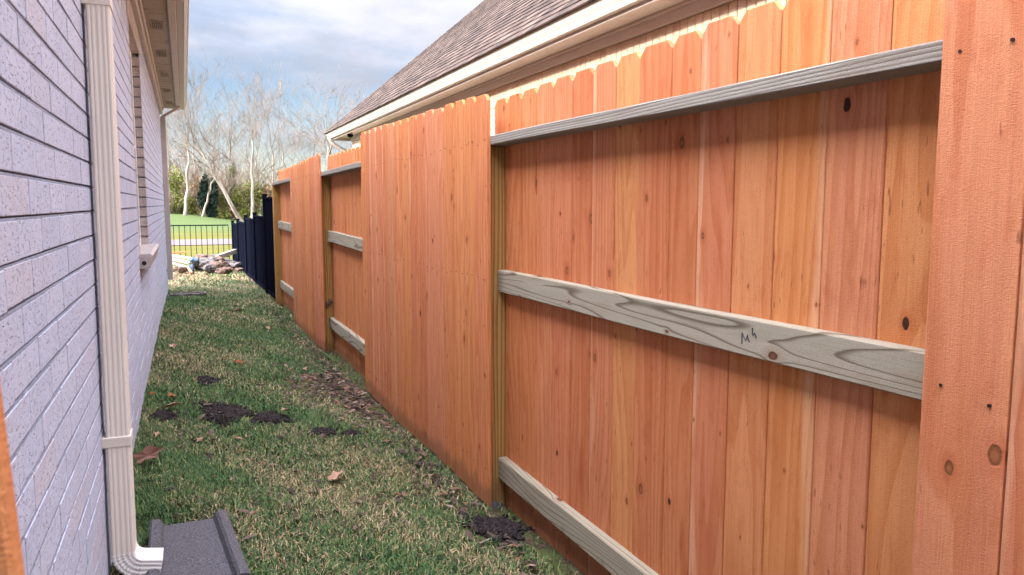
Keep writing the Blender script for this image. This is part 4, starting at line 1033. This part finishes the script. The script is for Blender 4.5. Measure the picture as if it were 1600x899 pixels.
plank(P(258, 396, 17.9), P(292, 393, 17.9), 0.05, 0.03, 'thin pinkish board lying level behind the board stack', M_cedar)
plank(P(292, 416, 16.0), P(297, 426, 15.6), 0.05, 0.02, 'short orange scrap of board standing at the front of the pile', M_cedar)
M_blue = mat('faded_blue_plastic', paint((0.07, 0.11, 0.16), 0.5, (0.2, 0.2, 0.2)), rough=0.5)
M_white = mat('white_plastic', paint((0.75, 0.75, 0.75), 0.2), rough=0.5)
M_stone = mat('grey_stone', lambda n: dict(c=n.mix(n.smooth(n.noise(n.pos(), 18, 5, 0.7), 0.38, 0.66), (0.07, 0.06, 0.058), (0.20, 0.175, 0.16)), n=n.bump(n.noise(n.pos(), 30, 5, 0.7), 0.9, 0.02)), rough=0.9)
def rock(px, py, Y, r, m, label, seed, name='rubble_stone', cat='stone', group='stones heaped at the far end of the yard'):
    p = P(px, py, Y); o = lump(name, (0, 0, 0), r, m, None, 3, 0.22, seed=seed); o.location = p; o.rotation_euler = (0.1, 0.15, seed * 1.3)
    return tag(o, label, cat, group)
RK = [(315, 404, 17.2, (0.20, 0.16, 0.10), M_log, 'reddish brown stone at the top left of the heap'), (322, 411, 16.6, (0.22, 0.17, 0.11), M_stone, 'large grey-brown stone in the middle of the heap'),
      (336, 409, 16.8, (0.19, 0.16, 0.12), M_log, 'orange-brown stone at the crest under the propped post'), (342, 416, 16.2, (0.20, 0.15, 0.10), M_log, 'dark brown stone with an orange broken face, centre front'),
      (326, 420, 15.9, (0.14, 0.12, 0.09), M_stone, 'squat grey stone at the front centre'), (350, 423, 15.6, (0.15, 0.11, 0.07), M_log, 'pink-brown stone lying foremost on the grass'),
      (360, 416, 16.4, (0.26, 0.14, 0.06), M_stone, 'long flat grey slab right of the heap'), (353, 409, 17.2, (0.26, 0.16, 0.05), M_stone, 'flat pale slab under the propped post'),
      (281, 421, 16.0, (0.12, 0.10, 0.06), M_log, 'small dark brown stone in front of the boards'), (334, 404, 17.4, (0.16, 0.14, 0.09), M_stone, 'small grey stone at the back of the crest'),
      (310, 413, 16.9, (0.16, 0.13, 0.10), M_log, 'brown stone behind the blue bag'), (371, 421, 15.9, (0.09, 0.08, 0.03), M_log, 'tiny brown stone off to the right of the heap')]
for i, (px, py, Y, r, m, lab) in enumerate(RK): rock(px, py, Y, r, m, lab, 60 + i)
rock(302, 407, 16.5, (0.10, 0.08, 0.07), M_blue, 'crumpled blue plastic bag on the heap beside the boards', 90, 'plastic_bag', 'bag', 'plastic rubbish in the heap')
rock(298, 420, 15.9, (0.06, 0.05, 0.09), M_blue, 'small blue and white carton standing at the front of the heap', 91, 'carton', 'carton', 'plastic rubbish in the heap')
# grey valve-box lid in the grass
s = MB(); zz = 0.015
for a, b in (((-0.24, -0.13, zz), (0.24, -0.09, zz + 0.03)), ((-0.24, 0.09, zz), (0.24, 0.13, zz + 0.03)), ((-0.24, -0.089, zz), (-0.20, 0.089, zz + 0.028)), ((0.20, -0.089, zz), (0.24, 0.089, zz + 0.028)), ((-0.199, -0.088, zz), (0.199, 0.088, zz + 0.018))): s.box(a, b, 0.004)
o = s.build('valve_box_lid', M_stone); o.location = (0.0, 11.9, float(gz(0, 11.9)) + 0.01); o.rotation_euler = (0, 0, 0.05)
tag(o, 'grey rectangular drain lid set in the grass near the house corner', 'drain lid')
